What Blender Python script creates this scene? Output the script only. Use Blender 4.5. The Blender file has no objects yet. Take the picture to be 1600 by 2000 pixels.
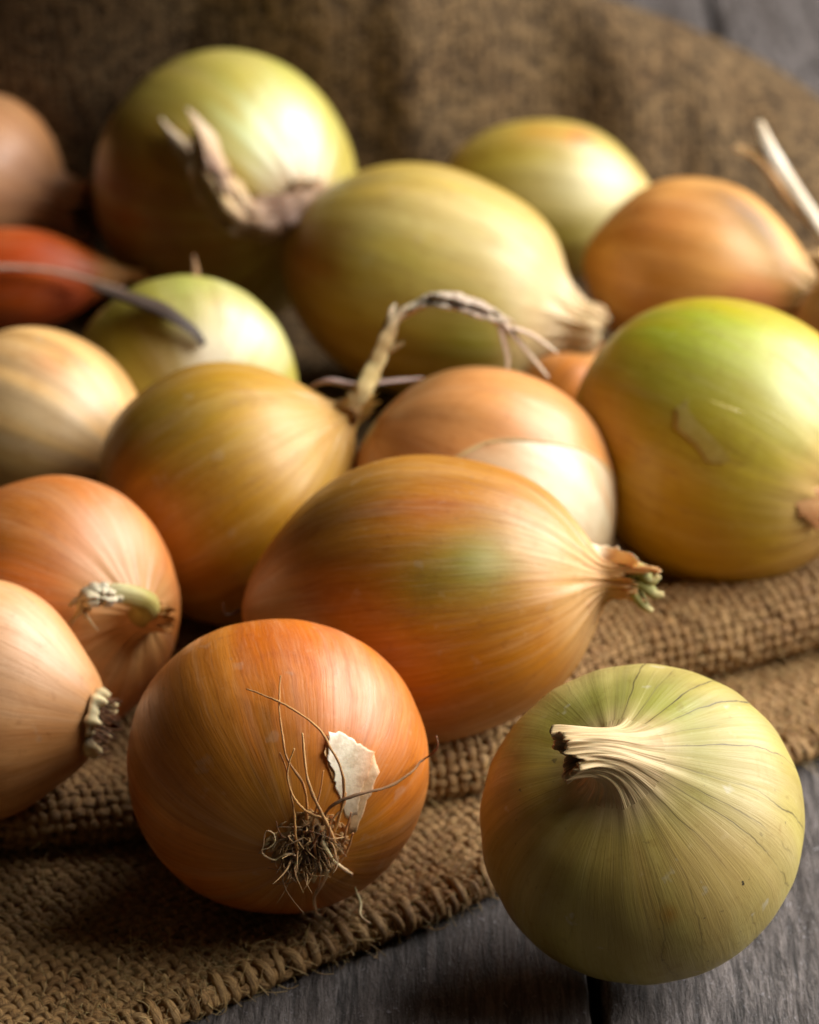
import bpy, math, random
import numpy as np

# ------------------------------------------------------------------ camera, world, lights
SC = bpy.context.scene
CM = 0.01
F = 7000.0                      # focal length in photo pixels (photo 1600 x 2000)
PITCH = math.radians(28)
cT, sT = math.cos(PITCH), math.sin(PITCH)
DB = 4.0 * F / 312
CAMH = 4.0 + (604 / F * cT + sT) * DB
CAM = np.array((0.0, 0.0, CAMH))
RIGHT = np.array((1.0, 0, 0)); UP = np.array((0, sT, cT)); FWD = np.array((0, cT, -sT)); BACK = -FWD

def ray(px, py):
    return RIGHT * (px - 800) / F + UP * (1000 - py) / F + FWD
def at(px, py, d):              # point at depth d (cm) along the optical axis
    return CAM + ray(px, py) * d
def on_z(px, py, z):
    r = ray(px, py); return CAM + r * ((z - CAM[2]) / r[2])
def on_y(px, py, y):
    r = ray(px, py); return CAM + r * ((y - CAM[1]) / r[1])
def project(P):
    q = np.asarray(P) - CAM
    d = q @ FWD
    return 800 + F * (q @ RIGHT) / d, 1000 - F * (q @ UP) / d, d

cam = bpy.data.cameras.new("camera"); camo = bpy.data.objects.new("camera", cam)
SC.collection.objects.link(camo)
camo.location = CAM * CM
camo.rotation_euler = (math.pi / 2 - PITCH, 0, 0)
cam.sensor_fit = 'VERTICAL'; cam.sensor_height = 36; cam.lens = F / 2000 * 36
cam.clip_start = 0.05; cam.clip_end = 50
cam.dof.use_dof = True; cam.dof.focus_distance = 0.862; cam.dof.aperture_fstop = 10.5
cam.dof.aperture_blades = 7
SC.camera = camo

W = bpy.data.worlds.new("World"); SC.world = W; W.use_nodes = True
bg = W.node_tree.nodes["Background"]
bg.inputs[0].default_value = (1.0, 0.80, 0.56, 1); bg.inputs[1].default_value = 0.029

def area(name, loc, target, sx, sy, power, color):
    l = bpy.data.lights.new(name, 'AREA'); l.shape = 'RECTANGLE'; l.size = sx; l.size_y = sy
    l.energy = power; l.color = color
    o = bpy.data.objects.new(name, l); SC.collection.objects.link(o)
    o.location = loc
    from mathutils import Vector
    o.rotation_euler = (Vector(target) - Vector(loc)).to_track_quat('-Z', 'Y').to_euler()
    return o
CEN = np.array((0, 0.86, 0.03))
area("window_light", (0.88, 1.12, 0.74), CEN, 1.40, 0.95, 49.0, (1.0, 0.975, 0.95))

SC.render.engine = 'CYCLES'
SC.cycles.use_denoising = True
try: SC.cycles.denoiser = 'OPENIMAGEDENOISE'
except Exception: pass
SC.cycles.max_bounces = 6
SC.view_settings.view_transform = 'Standard'; SC.view_settings.look = 'None'
SC.view_settings.exposure = 0.0; SC.view_settings.gamma = 1.0

# ------------------------------------------------------------------ helpers
rng = np.random.default_rng(7)
def lin(c):
    c = np.asarray(c, float) / 255
    return np.where(c <= .04045, c / 12.92, ((c + .055) / 1.055) ** 2.4)
def unit(v):
    v = np.asarray(v, float); return v / np.linalg.norm(v)
def smooth(a, b, x):
    t = np.clip((x - a) / (b - a), 0, 1); return t * t * (3 - 2 * t)

class Geo:
    def __init__(s): s.v = []; s.f = []; s.n = 0; s.at = {}
    def add(s, v, f, **at):
        v = np.asarray(v, float); s.v.append(v)
        for q in f: s.f.append(np.asarray(q, int) + s.n)
        for k, a in at.items():
            a = np.asarray(a, float)
            if a.shape[0] != len(v): a = np.broadcast_to(a, (len(v),) + a.shape)
            s.at.setdefault(k, []).append(a)
        s.n += len(v)
    def build(s, name, mat, parent=None, base=(0, 0, 0), smooth_=True):
        v = (np.concatenate(s.v) - np.asarray(base)) * CM
        me = bpy.data.meshes.new(name)
        quads = [q for q in s.f if len(q)]
        loops = np.concatenate([q.ravel() for q in quads])
        tot = np.concatenate([np.full(len(q), q.shape[1]) for q in quads])
        start = np.concatenate(([0], np.cumsum(tot)[:-1]))
        me.vertices.add(len(v)); me.vertices.foreach_set("co", v.astype(np.float32).ravel())
        me.loops.add(len(loops)); me.loops.foreach_set("vertex_index", loops.astype(np.int32))
        me.polygons.add(len(tot)); me.polygons.foreach_set("loop_start", start.astype(np.int32))
        me.polygons.foreach_set("use_smooth", np.full(len(tot), smooth_))
        for k, L in s.at.items():
            a = np.concatenate(L)
            if a.ndim == 1:
                A = me.attributes.new(k, 'FLOAT', 'POINT'); A.data.foreach_set("value", a.astype(np.float32))
            else:
                A = me.attributes.new(k, 'FLOAT_VECTOR', 'POINT'); A.data.foreach_set("vector", a.astype(np.float32).ravel())
        me.update(calc_edges=True); me.validate()
        o = bpy.data.objects.new(name, me); SC.collection.objects.link(o)
        if mat: me.materials.append(mat)
        if parent: o.parent = parent
        return o

def empty(name, loc, label, cat, group=None):
    o = bpy.data.objects.new(name, None); SC.collection.objects.link(o)
    o.location = np.asarray(loc) * CM; o.empty_display_size = .01
    o["label"] = label; o["category"] = cat
    if group: o["group"] = group
    return o

def spline(P, n):
    """natural cubic spline through P, n samples, uniform in chord length"""
    P = np.asarray(P, float)
    if len(P) == 2:
        t = np.linspace(0, 1, n)[:, None]; return P[0] * (1 - t) + P[1] * t
    h = np.linalg.norm(np.diff(P[:, :3], axis=0), axis=1) + 1e-9
    T = np.concatenate(([0], np.cumsum(h))); m = len(P)
    A = np.zeros((m, m)); B = np.zeros_like(P); A[0, 0] = A[-1, -1] = 1
    for i in range(1, m - 1):
        A[i, i - 1] = h[i - 1]; A[i, i] = 2 * (h[i - 1] + h[i]); A[i, i + 1] = h[i]
        B[i] = 6 * ((P[i + 1] - P[i]) / h[i] - (P[i] - P[i - 1]) / h[i - 1])
    M = np.linalg.solve(A, B)
    x = np.linspace(0, T[-1], n); k = np.clip(np.searchsorted(T, x) - 1, 0, m - 2)
    a = (T[k + 1] - x)[:, None]; b = (x - T[k])[:, None]; hk = h[k][:, None]
    return (M[k] * a ** 3 + M[k + 1] * b ** 3) / (6 * hk) + (P[k] / hk - M[k] * hk / 6) * a + (P[k + 1] / hk - M[k + 1] * hk / 6) * b

def frames(P):
    T = np.gradient(P, axis=0); T /= np.linalg.norm(T, axis=1)[:, None] + 1e-12
    ref = np.array((0.3, 0.2, 1.0)); N = np.zeros_like(P)
    n = np.cross(T[0], ref); n /= np.linalg.norm(n)
    for i in range(len(P)):
        n = n - T[i] * (n @ T[i]); n /= np.linalg.norm(n) + 1e-12; N[i] = n
    return T, N, np.cross(T, N)

def tube_geo(g, P, R, sides=7, flat=1.0, cap=True, tint=None, wr=0.0, seed=0, s_scale=1.0):
    """tube along P with radii R; carries 'mer' (cos, sin, length) and 'tint'"""
    P = np.asarray(P); n = len(P); R = np.broadcast_to(R, (n,))
    T, N, B = frames(P); ph = np.arange(sides) / sides * 2 * np.pi
    r = np.random.default_rng(seed)
    wob = 1 + wr * sum(np.cos(k * ph[None, :] + r.uniform(0, 6) + r.uniform(-4, 4) * np.linspace(0, 1, n)[:, None]) * r.uniform(.3, 1) for k in (2, 3, 5, 7)) / 2
    V = P[:, None] + (R[:, None] * wob)[..., None] * (np.cos(ph)[None, :, None] * N[:, None] + flat * np.sin(ph)[None, :, None] * B[:, None])
    i = np.arange(n - 1)[:, None] * sides; j = np.arange(sides)[None]; j2 = (j + 1) % sides
    q = np.stack((i + j, i + j2, i + sides + j2, i + sides + j), -1).reshape(-1, 4)
    s = np.concatenate(([0], np.cumsum(np.linalg.norm(np.diff(P, axis=0), axis=1)))) * s_scale
    mer = np.stack(np.broadcast_arrays(np.cos(ph)[None], np.sin(ph)[None], s[:, None]), -1).reshape(-1, 3)
    fs = [q]
    if cap:
        fs.append(np.arange(sides)[None, ::-1]); fs.append((n - 1) * sides + np.arange(sides)[None])
    tc = np.asarray(tint if tint is not None else (.5, .4, .3), float)
    if tc.ndim == 2: tc = np.repeat(tc, sides, axis=0)
    g.add(V.reshape(-1, 3), fs, mer=mer, tint=tc)

# ------------------------------------------------------------------ materials
def mat(name):
    m = bpy.data.materials.new(name); m.use_nodes = True
    nt = m.node_tree; b = nt.nodes["Principled BSDF"]
    return m, nt, b
class NT:
    def __init__(s, nt): s.nt = nt
    def n(s, t, **kw):
        x = s.nt.nodes.new(t)
        for k, v in kw.items(): setattr(x, k, v)
        return x
    def l(s, a, b): s.nt.links.new(a, b)
    def attr(s, name): return s.n('ShaderNodeAttribute', attribute_name=name)
    def math(s, op, a, b=None, clamp=False):
        x = s.n('ShaderNodeMath', operation=op, use_clamp=clamp)
        for i, v in enumerate((a, b)):
            if v is None: continue
            if isinstance(v, (int, float)): x.inputs[i].default_value = v
            else: s.l(v, x.inputs[i])
        return x.outputs[0]
    def vmul(s, v, k):
        x = s.n('ShaderNodeVectorMath', operation='MULTIPLY'); s.l(v, x.inputs[0]); x.inputs[1].default_value = k
        return x.outputs[0]
    def noise(s, v, scale, detail=3, rough=.55, dist=0.0):
        x = s.n('ShaderNodeTexNoise'); x.inputs['Scale'].default_value = scale
        x.inputs['Detail'].default_value = detail; x.inputs['Roughness'].default_value = rough
        x.inputs['Distortion'].default_value = dist
        s.l(v, x.inputs['Vector']); return x.outputs[0]
    def remap(s, v, a, b, c, d):
        x = s.n('ShaderNodeMapRange'); x.inputs[1].default_value = a; x.inputs[2].default_value = b
        x.inputs[3].default_value = c; x.inputs[4].default_value = d; s.l(v, x.inputs[0]); return x.outputs[0]
    def mix(s, f, a, b, mode='MIX'):
        x = s.n('ShaderNodeMix', data_type='RGBA', blend_type=mode)
        for i, v in ((0, f), (6, a), (7, b)):
            if isinstance(v, (int, float)): x.inputs[i].default_value = v
            elif isinstance(v, (tuple, list, np.ndarray)): x.inputs[i].default_value = (*v[:3], 1)
            else: s.l(v, x.inputs[i])
        return x.outputs[2]
    def bump(s, h, strength, dist):
        x = s.n('ShaderNodeBump'); x.inputs['Strength'].default_value = strength; x.inputs['Distance'].default_value = dist
        s.l(h, x.inputs['Height']); return x.outputs[0]

def skin_mat(name, streak=.24, rough=.40, veins=0.0, vein_col=(.085, .065, .025), specks=0.0, sss=0, coat=.05):
    m, nt, b = mat(name); N = NT(nt)
    mer = N.attr('mer').outputs['Vector']; tint = N.attr('tint').outputs['Color']
    oc = N.n('ShaderNodeTexCoord').outputs['Object']
    wv = N.n('ShaderNodeVectorMath', operation='ADD'); N.l(mer, wv.inputs[0])
    wn_ = N.n('ShaderNodeTexNoise'); wn_.inputs['Scale'].default_value = 2.2; wn_.inputs['Detail'].default_value = 2; N.l(mer, wn_.inputs['Vector'])
    sw = N.n('ShaderNodeVectorMath', operation='SCALE'); N.l(wn_.outputs['Color'], sw.inputs[0]); sw.inputs['Scale'].default_value = .07
    N.l(sw.outputs[0], wv.inputs[1]); me = wv.outputs[0]
    fine = N.noise(N.vmul(me, (24, 24, 1.5)), 1.0, 5, .68)          # long fibres along the meridians
    med = N.noise(N.vmul(me, (7, 7, .9)), 1.0, 4, .62, .2)
    hair = N.noise(N.vmul(me, (75, 75, 2.6)), 1.0, 3, .65)
    blot = N.noise(oc, 70, 5, .68, .6)
    blot2 = N.noise(oc, 260, 3, .6)
    patch = N.noise(N.vmul(me, (2.6, 2.6, 2.2)), 1.0, 5, .65, .8)
    dk = N.mix(1.0, tint, (.60, .47, .30), 'MULTIPLY'); lt = N.mix(.32, tint, (.80, .66, .44))
    c = N.mix(N.remap(patch, .50, .68, 0, streak * 1.3), tint, N.mix(1.0, tint, (.78, .64, .42), 'MULTIPLY'))
    c = N.mix(N.remap(med, .50, .66, 0, streak * 1.2), c, lt)
    c = N.mix(N.remap(fine, .46, .66, 0, streak * 1.5), c, dk)
    c = N.mix(N.remap(hair, .52, .68, 0, streak * 1.3), c, N.mix(1.0, c, (.55, .43, .28), 'MULTIPLY'))
    c = N.mix(N.remap(hair, .47, .33, 0, streak * .9), c, lt)
    c = N.mix(N.remap(blot, .52, .70, 0, .42), c, N.mix(1.0, c, (.70, .58, .40), 'MULTIPLY'))
    c = N.mix(N.remap(blot2, .62, .74, 0, .35), c, N.mix(1.0, c, (.58, .44, .28), 'MULTIPLY'))
    c = N.mix(N.remap(blot2, .36, .26, 0, .25), c, lt)
    h = N.math('ADD', N.math('MULTIPLY', fine, .6), N.math('MULTIPLY', hair, .25))
    if veins:
        sep = N.n('ShaderNodeSeparateXYZ'); N.l(mer, sep.inputs[0])
        ang = N.math('ARCTAN2', sep.outputs[1], sep.outputs[0])
        wob = N.noise(N.vmul(mer, (1.6, 1.6, 2.4)), 1.0, 4)
        ang = N.math('ADD', ang, N.math('MULTIPLY', wob, .26))
        vo = N.n('ShaderNodeTexVoronoi', voronoi_dimensions='1D', feature='DISTANCE_TO_EDGE')
        vo.inputs['Scale'].default_value = 3.9
        N.l(ang, vo.inputs['W'])
        line = N.remap(vo.outputs['Distance'], .008, .036, 1, 0)
        brk = N.remap(N.noise(N.vmul(mer, (3.0, 3.0, 1.6)), 1.0, 4), .41, .60, 0, 1)
        brk = N.math('MULTIPLY', brk, N.remap(sep.outputs[1], -.45, .45, .12, 1))
        nz = N.remap(sep.outputs[2], -.55, .3, .15, 1)
        f = N.math('MULTIPLY', N.math('MULTIPLY', N.math('MULTIPLY', line, brk), nz), veins, True)
        c = N.mix(f, c, vein_col)
        halo = N.math('MULTIPLY', N.remap(vo.outputs['Distance'], .0, .2, .35, 0), brk)
        c = N.mix(N.math('MULTIPLY', halo, veins), c, N.mix(1.0, c, (.55, .48, .36), 'MULTIPLY'))
        h = N.math('SUBTRACT', h, N.math('MULTIPLY', N.math('MULTIPLY', line, brk), .12))
    if specks:
        sp = N.noise(oc, 420, 2, .5); area_ = N.noise(oc, 60, 2, .5)
        f = N.math('MULTIPLY', N.remap(sp, .70, .76, 0, 1), N.remap(area_, .45, .62, 0, specks))
        c = N.mix(f, c, (.06, .045, .02))
        sc = N.noise(oc, 130, 3, .5)
        c = N.mix(N.remap(sc, .68, .73, 0, specks * .45), c, (.6, .56, .42))
    N.l(c, b.inputs['Base Color'])
    rg = N.remap(N.math('ADD', fine, N.math('MULTIPLY', blot, .5)), .55, .95, rough - .08, rough + .16); N.l(rg, b.inputs['Roughness'])
    b.inputs['Subsurface Weight'].default_value = sss
    b.inputs['Subsurface Radius'].default_value = (1.0, .45, .15); b.inputs['Subsurface Scale'].default_value = .004
    b.inputs['Coat Weight'].default_value = coat; b.inputs['Coat Roughness'].default_value = .22
    b.inputs['Specular IOR Level'].default_value = .42
    h = N.math('ADD', h, N.math('MULTIPLY', blot2, .18))
    N.l(N.bump(h, .20, .0011), b.inputs['Normal'])
    return m

def paper_mat(name, rough=.6, k=18, bump=.8):
    m, nt, b = mat(name); N = NT(nt)
    mer = N.attr('mer').outputs['Vector']; tint = N.attr('tint').outputs['Color']
    oc = N.n('ShaderNodeTexCoord').outputs['Object']
    fine = N.noise(N.vmul(mer, (k / 4, k / 4, 1.0)), 1.0, 4, .65)
    blot = N.noise(oc, 160, 3)
    c = N.mix(N.remap(fine, .45, .66, 0, .5), tint, N.mix(1.0, tint, (.50, .36, .22), 'MULTIPLY'))
    c = N.mix(N.remap(blot, .5, .7, 0, .3), c, N.mix(1.0, c, (.6, .48, .34), 'MULTIPLY'))
    N.l(c, b.inputs['Base Color']); b.inputs['Roughness'].default_value = rough
    b.inputs['Subsurface Weight'].default_value = .1; b.inputs['Subsurface Scale'].default_value = .002
    N.l(N.bump(fine, bump, .001), b.inputs['Normal'])
    return m

def yarn_mat():
    m, nt, b = mat("jute_yarn"); N = NT(nt)
    fib = N.attr('fib').outputs['Vector']; rnd = N.attr('rnd').outputs['Fac']
    oc = N.n('ShaderNodeTexCoord').outputs['Object']
    st = N.noise(N.vmul(fib, (1.1, 3.2, 3.2)), 1.0, 4, .7)
    big = N.noise(oc, 45, 3, .6)
    c = N.mix(N.remap(st, .32, .68, 0, 1), lin((94, 64, 32)), lin((212, 172, 112)))
    c = N.mix(N.math('MULTIPLY', rnd, .55), c, N.mix(1.0, c, (.60, .47, .33), 'MULTIPLY'))
    c = N.mix(N.remap(big, .45, .7, 0, .45), c, N.mix(1.0, c, (.62, .48, .36), 'MULTIPLY'))
    N.l(c, b.inputs['Base Color']); b.inputs['Roughness'].default_value = .62
    b.inputs['Specular IOR Level'].default_value = .35
    N.l(N.bump(st, .9, .0008), b.inputs['Normal'])
    return m

def sheet_mat():
    m, nt, b = mat("burlap_cloth"); N = NT(nt)
    uv = N.attr('uvw').outputs['Vector']; oc = N.n('ShaderNodeTexCoord').outputs['Object']
    sep = N.n('ShaderNodeSeparateXYZ'); N.l(uv, sep.inputs[0])
    k = math.pi / .31
    a = N.math('SINE', N.math('MULTIPLY', sep.outputs[0], k)); c_ = N.math('SINE', N.math('MULTIPLY', sep.outputs[1], k))
    wv = N.math('MULTIPLY', a, c_)
    ht = N.math('ABSOLUTE', wv)
    n1 = N.remap(N.noise(oc, 230, 3, .7), .36, .64, 0, 1); n2 = N.noise(oc, 35, 3, .6)
    c = N.mix(N.math('ADD', N.math('MULTIPLY', ht, .22), N.math('MULTIPLY', n1, .68)), lin((34, 25, 15)), lin((126, 101, 68)))
    c = N.mix(N.remap(n2, .42, .7, 0, .5), c, N.mix(1.0, c, (.62, .5, .4), 'MULTIPLY'))
    N.l(c, b.inputs['Base Color']); b.inputs['Roughness'].default_value = .85
    b.inputs['Specular IOR Level'].default_value = .15
    N.l(N.bump(N.math('ADD', N.math('MULTIPLY', ht, .25), n1), .8, .0014), b.inputs['Normal'])
    return m

def wood_mat():
    m, nt, b = mat("weathered_grey_wood"); N = NT(nt)
    oc = N.n('ShaderNodeTexCoord').outputs['Object']
    info = N.n('ShaderNodeObjectInfo')
    off = N.n('ShaderNodeVectorMath', operation='ADD'); N.l(oc, off.inputs[0]); 
    sc = N.n('ShaderNodeVectorMath', operation='SCALE'); sc.inputs[0].default_value = (3, 7, 1); N.l(info.outputs['Random'], sc.inputs['Scale'])
    N.l(sc.outputs[0], off.inputs[1]); p = off.outputs[0]
    g1 = N.noise(N.vmul(p, (420, 40, 60)), 1.0, 6, .75, .5)
    g2 = N.noise(N.vmul(p, (1300, 170, 200)), 1.0, 4, .75, .5)
    g3 = N.noise(N.vmul(p, (60, 8, 10)), 1.0, 3, .6, .6)
    g4 = N.noise(N.vmul(p, (900, 500, 300)), 1.0, 3, .7, 1.2)
    c = N.mix(N.remap(g1, .40, .62, 0, 1), lin((32, 25, 19)), lin((136, 126, 121)))
    c = N.mix(N.remap(g3, .42, .7, 0, .7), c, lin((74, 62, 54)))
    c = N.mix(N.remap(g2, .52, .72, 0, .8), c, lin((24, 20, 18)))
    c = N.mix(N.remap(g4, .62, .70, 0, .5), c, lin((196, 192, 198)))
    N.l(c, b.inputs['Base Color']); b.inputs['Roughness'].default_value = .62
    b.inputs['Specular IOR Level'].default_value = .4
    h = N.math('ADD', N.math('MULTIPLY', g1, .8), N.math('MULTIPLY', g2, .5))
    h = N.math('ADD', h, N.math('MULTIPLY', g4, .3))
    N.l(N.bump(h, 1.0, .0034), b.inputs['Normal'])
    return m

M_SKIN = skin_mat("onion_skin", veins=.22, vein_col=(.14, .06, .015), specks=.25)
M_SKIN_V = skin_mat("pale_green_onion_skin", streak=.11, rough=.44, veins=.95, specks=1.0, sss=0, coat=.0)
M_SKIN_L = skin_mat("shiny_onion_skin", streak=.19, rough=.36, sss=0, coat=.10, veins=.25, vein_col=(.16, .10, .035))
M_PAPER = paper_mat("dry_onion_neck")
M_FLAKE = paper_mat("papery_skin", rough=.55, k=40, bump=.25)
M_ROOT = paper_mat("dry_onion_root", rough=.7, k=8, bump=.5)
M_YARN = yarn_mat(); M_SHEET = sheet_mat(); M_WOOD = wood_mat()

# ------------------------------------------------------------------ table
table = empty("wooden_table", (0, 90, -3), "weathered grey plank table under the burlap sack and the onions", "table")
gap1 = on_z(1165, 1960, 0)[0]; gap2 = on_z(1392, 30, 0)[0]
edges = [-62, -48, -33.5, -20.5, gap1 - 11.8, gap1, gap2, gap2 + 12, gap2 + 25, gap2 + 38]
for i in range(len(edges) - 1):
    x0, x1 = edges[i] + .13, edges[i + 1] - .13
    g = Geo(); r = np.random.default_rng(50 + i)
    y0, y1 = 40, 240
    xs = np.array([x0, x0 + .02, x0 + .10, x0 + .3] + list(np.linspace(x0 + .8, x1 - .8, 14)) + [x1 - .3, x1 - .10, x1 - .02, x1])
    dz = np.array([-2.8, -.35, -.07, -.012] + [0] * 14 + [-.012, -.07, -.35, -2.8])
    ys = np.concatenate((np.linspace(y0, 110, 130), np.linspace(112, y1, 30)))
    X, Y = np.meshgrid(xs, ys, indexing='ij')
    edge_w = .05 * np.sin(Y * 1.3 + i) * np.sin(Y * .37) + .03 * np.sin(Y * 4.1 + 2 * i)
    mask = np.zeros(len(xs)); mask[:4] = 1; mask[-4:] = -1
    X = X + edge_w * mask[:, None] * .6
    Z = dz[:, None] + .012 * np.sin(X * 2.1 + i) * np.sin(Y * .11) - .012
    Z = Z - .01 * r.random(Z.shape) * (dz[:, None] > -.1)
    n, mm = X.shape
    k = np.arange(n * mm).reshape(n, mm)
    q = np.stack((k[:-1, :-1], k[1:, :-1], k[1:, 1:], k[:-1, 1:]), -1).reshape(-1, 4)
    g.add(np.stack((X, Y, Z), -1).reshape(-1, 3), [q])
    g.build("plank", M_WOOD, table, (0, 90, -3))

g = Geo()
bx = np.array([(x, y, z) for x in (-62, 62) for y in (40, 240) for z in (-4.2, -2.85)], float)
g.add(bx, [np.array([[0, 1, 3, 2], [4, 6, 7, 5], [0, 4, 5, 1], [2, 3, 7, 6], [0, 2, 6, 4], [1, 5, 7, 3]])])
g.build("gap_blocking_board", M_WOOD, table, (0, 90, -3), False)  # unseen board added to block background light showing through the plank gaps

# ------------------------------------------------------------------ onions
PROF = {
 'ball':   [(-1.0, 0), (-1.0, .09), (-.965, .28), (-.80, .62), (-.45, .90), (0, 1), (.42, .92), (.74, .68), (.93, .38), (1.04, .18), (1.16, .11), (1.32, .09)],
 'round':  [(-.90, 0), (-.90, .10), (-.87, .28), (-.74, .60), (-.43, .90), (0, 1), (.40, .92), (.70, .68), (.88, .38), (1.0, .18), (1.14, .11), (1.32, .09)],
 'squat':  [(-.84, 0), (-.84, .12), (-.80, .32), (-.66, .66), (-.36, .93), (0, 1), (.34, .93), (.59, .71), (.71, .48), (.78, .32), (.86, .21), (.96, .16), (1.07, .140), (1.17, .135), (1.25, .145)],
 'lemon':  [(-1.31, 0), (-1.29, .08), (-1.20, .28), (-.98, .55), (-.52, .89), (0, 1), (.44, .92), (.84, .73), (1.09, .45), (1.22, .22), (1.30, .13), (1.42, .11), (1.52, .115)],
 'pear':   [(-.95, 0), (-.95, .10), (-.90, .30), (-.74, .62), (-.42, .91), (0, 1), (.40, .93), (.72, .70), (.92, .42), (1.02, .24), (1.10, .13), (1.2, .09), (1.3, .085)],
 'shallot':[(-1.8, 0), (-1.7, .25), (-1.2, .7), (-.5, .96), (0, 1), (.6, .92), (1.2, .68), (1.7, .40), (2.1, .2), (2.35, .10), (2.55, .085)],
}
ONIONS = []       # (centre, R, axis, squash) used for the cloth below
GROUP = "onions on and around the burlap sack"

def axis_dir(alpha, beta):
    a, b_ = math.radians(alpha), math.radians(beta)
    return RIGHT * math.cos(a) * math.cos(b_) + UP * math.sin(a) * math.cos(b_) + BACK * math.sin(b_)

class Onion:
    def __init__(s, label, px, py, rpx, base, prof, alpha, beta, cols, neckcol, rootcol=(176, 128, 66), nphi=128, nt=110,
                 lobes=(), bend=None, tneck=None, wr=.10, rag=.12, seed=0, m=None, neckpart=True, depth=None, lump=.018,
                 neckcut=None, paleneck=.35, group=GROUP, hollow=True, flat=None, satk=.06):
        X = (px - 800) / F; Y = (1000 - py) / F
        dz = Y * cT - sT
        d = depth or (CAMH - base) / (rpx / F - dz)
        s.d = d; s.R = R = rpx * d / F; s.c = c = at(px, py, d)
        s.a = a = axis_dir(alpha, beta)
        # seam (atan2 = pi) on the side away from the camera
        b = BACK - a * (BACK @ a); b = unit(b); cc = np.cross(a, b); s.b, s.cc = b, cc
        s.flat = flat
        r = np.random.default_rng(seed + 100); s.rng = r
        P = PROF[prof] if isinstance(prof, str) else prof
        P = np.array([(p[0], p[1], 0.0) for p in P])
        S = spline(P, nt); z, rad = S[:, 0], np.maximum(S[:, 1], 0.0)
        zt = z.max()
        rad[0] = 0
        ph = np.arange(nphi) / nphi * 2 * np.pi
        PH, ZZ = np.meshgrid(ph, z, indexing='xy')
        RR = np.repeat(rad[:, None], nphi, 1)
        lo = sum(r.normal() * lump / k * np.cos(k * PH + r.uniform(0, 6.28) + r.normal() * .6 * ZZ) for k in (2, 3, 4, 5))
        ribs = sum(.0022 * r.uniform(.3, 1) * np.cos(k * PH + r.uniform(0, 6.28)) for k in r.integers(9, 24, 5))
        iN = int(np.argmax((z > .3) & (rad < .30)))
        s.zn = zn = z[iN] if iN else zt
        s.nk = nk = smooth(zn - .18, zn + .12, ZZ)             # 0 body .. 1 neck
        wrin = sum(r.uniform(.4, 1) * np.cos(k * PH + r.uniform(0, 6.28) + r.normal() * 5 * (ZZ - zn)) for k in (6, 11, 17, 26)) / 2.6
        crease = smooth(zn - .45, zn, ZZ) * (1 - nk)
        RR = RR * (1 + lo * (1 - .4 * nk) + ribs + wr * nk * wrin + .10 * wr * crease * wrin)
        # ragged end of the neck
        end = smooth(zn, zt, ZZ)
        ragn = sum(r.uniform(.3, 1) * np.cos(k * PH + r.uniform(0, 6.28)) for k in (1, 2, 3, 5, 9, 23))
        ZZ2 = ZZ + rag * R * 0 + rag * .35 * end ** 2 * ragn
        if wr > 0: RR = RR * (1 + .25 * end ** 3 * np.abs(wrin))
        # centre line bends towards direction bend[0] by bend[1] degrees above z = bend[2]
        cen = np.zeros(ZZ2.shape + (3,)); aa = np.zeros_like(cen); bb = np.zeros_like(cen); cd = np.zeros_like(cen)
        if bend:
            g0 = RIGHT * bend[0][0] + UP * bend[0][1] + BACK * bend[0][2]
            g0 = unit(g0 - a * (g0 @ a)); th_max = math.radians(bend[1]); zb = bend[2]; L = zt - zb
            zg = np.linspace(0, L * 1.6, 400); kap = smooth(0, .45 * L, zg)
            thg = np.concatenate(([0], np.cumsum((kap[1:] + kap[:-1]) / 2 * np.diff(zg)))); thg *= th_max / np.interp(L, zg, thg)
            ag = np.concatenate(([0], np.cumsum(np.cos((thg[1:] + thg[:-1]) / 2) * np.diff(zg)))); gg = np.concatenate(([0], np.cumsum(np.sin((thg[1:] + thg[:-1]) / 2) * np.diff(zg))))
            zz = np.maximum(ZZ2 - zb, 0); th = np.interp(zz, zg, thg)
            zin = np.minimum(ZZ2, zb)
            cen = (zin + np.interp(zz, zg, ag))[..., None] * a + np.interp(zz, zg, gg)[..., None] * g0
            h0 = np.cross(a, g0)
            at_ = np.cos(th)[..., None] * a + np.sin(th)[..., None] * g0
            gt = np.cos(th)[..., None] * g0 - np.sin(th)[..., None] * a
            bb = (b @ g0) * gt + (b @ h0) * h0; cd = (cc @ g0) * gt + (cc @ h0) * h0
        else:
            cen = ZZ2[..., None] * a; bb = bb + b; cd = cd + cc
        V = cen + RR[..., None] * (np.cos(PH)[..., None] * bb + np.sin(PH)[..., None] * cd)
        if flat:
            fd = unit(RIGHT * flat[0][0] + UP * flat[0][1] + BACK * flat[0][2])
            V = V - (V @ fd)[..., None] * fd * (1 - flat[1])
        V = c + R * V
        s.V = V; s.PH = PH; s.ZZ = ZZ
        # ---- colour of the skin; some lobes are painted highlights
        cols = [lin(k) for k in cols]
        n1 = sum(r.normal() * np.cos(k * PH + r.uniform(0, 6.28) + r.normal() * 1.2 * ZZ) / k ** .5 for k in (1, 2, 3, 5, 7))
        n2 = sum(r.normal() * np.cos(k * PH + r.uniform(0, 6.28) + r.normal() * 1.5 * ZZ) / k ** .4 for k in (2, 3, 6, 9, 14))
        n3 = sum(r.normal() * np.cos(k * PH + r.uniform(0, 6.28) + r.normal() * .8 * ZZ) for k in (11, 17, 23, 29)) / 2
        T = cols[0] * np.ones(ZZ.shape + (3,))
        if len(cols) > 1: T = T + (cols[1] - T) * smooth(-.7, 1.2, n1)[..., None] * .75
        if len(cols) > 2: T = T + (cols[2] - T) * smooth(.1, 1.6, n2)[..., None] * .65
        xyz = (V - c) / R
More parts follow.
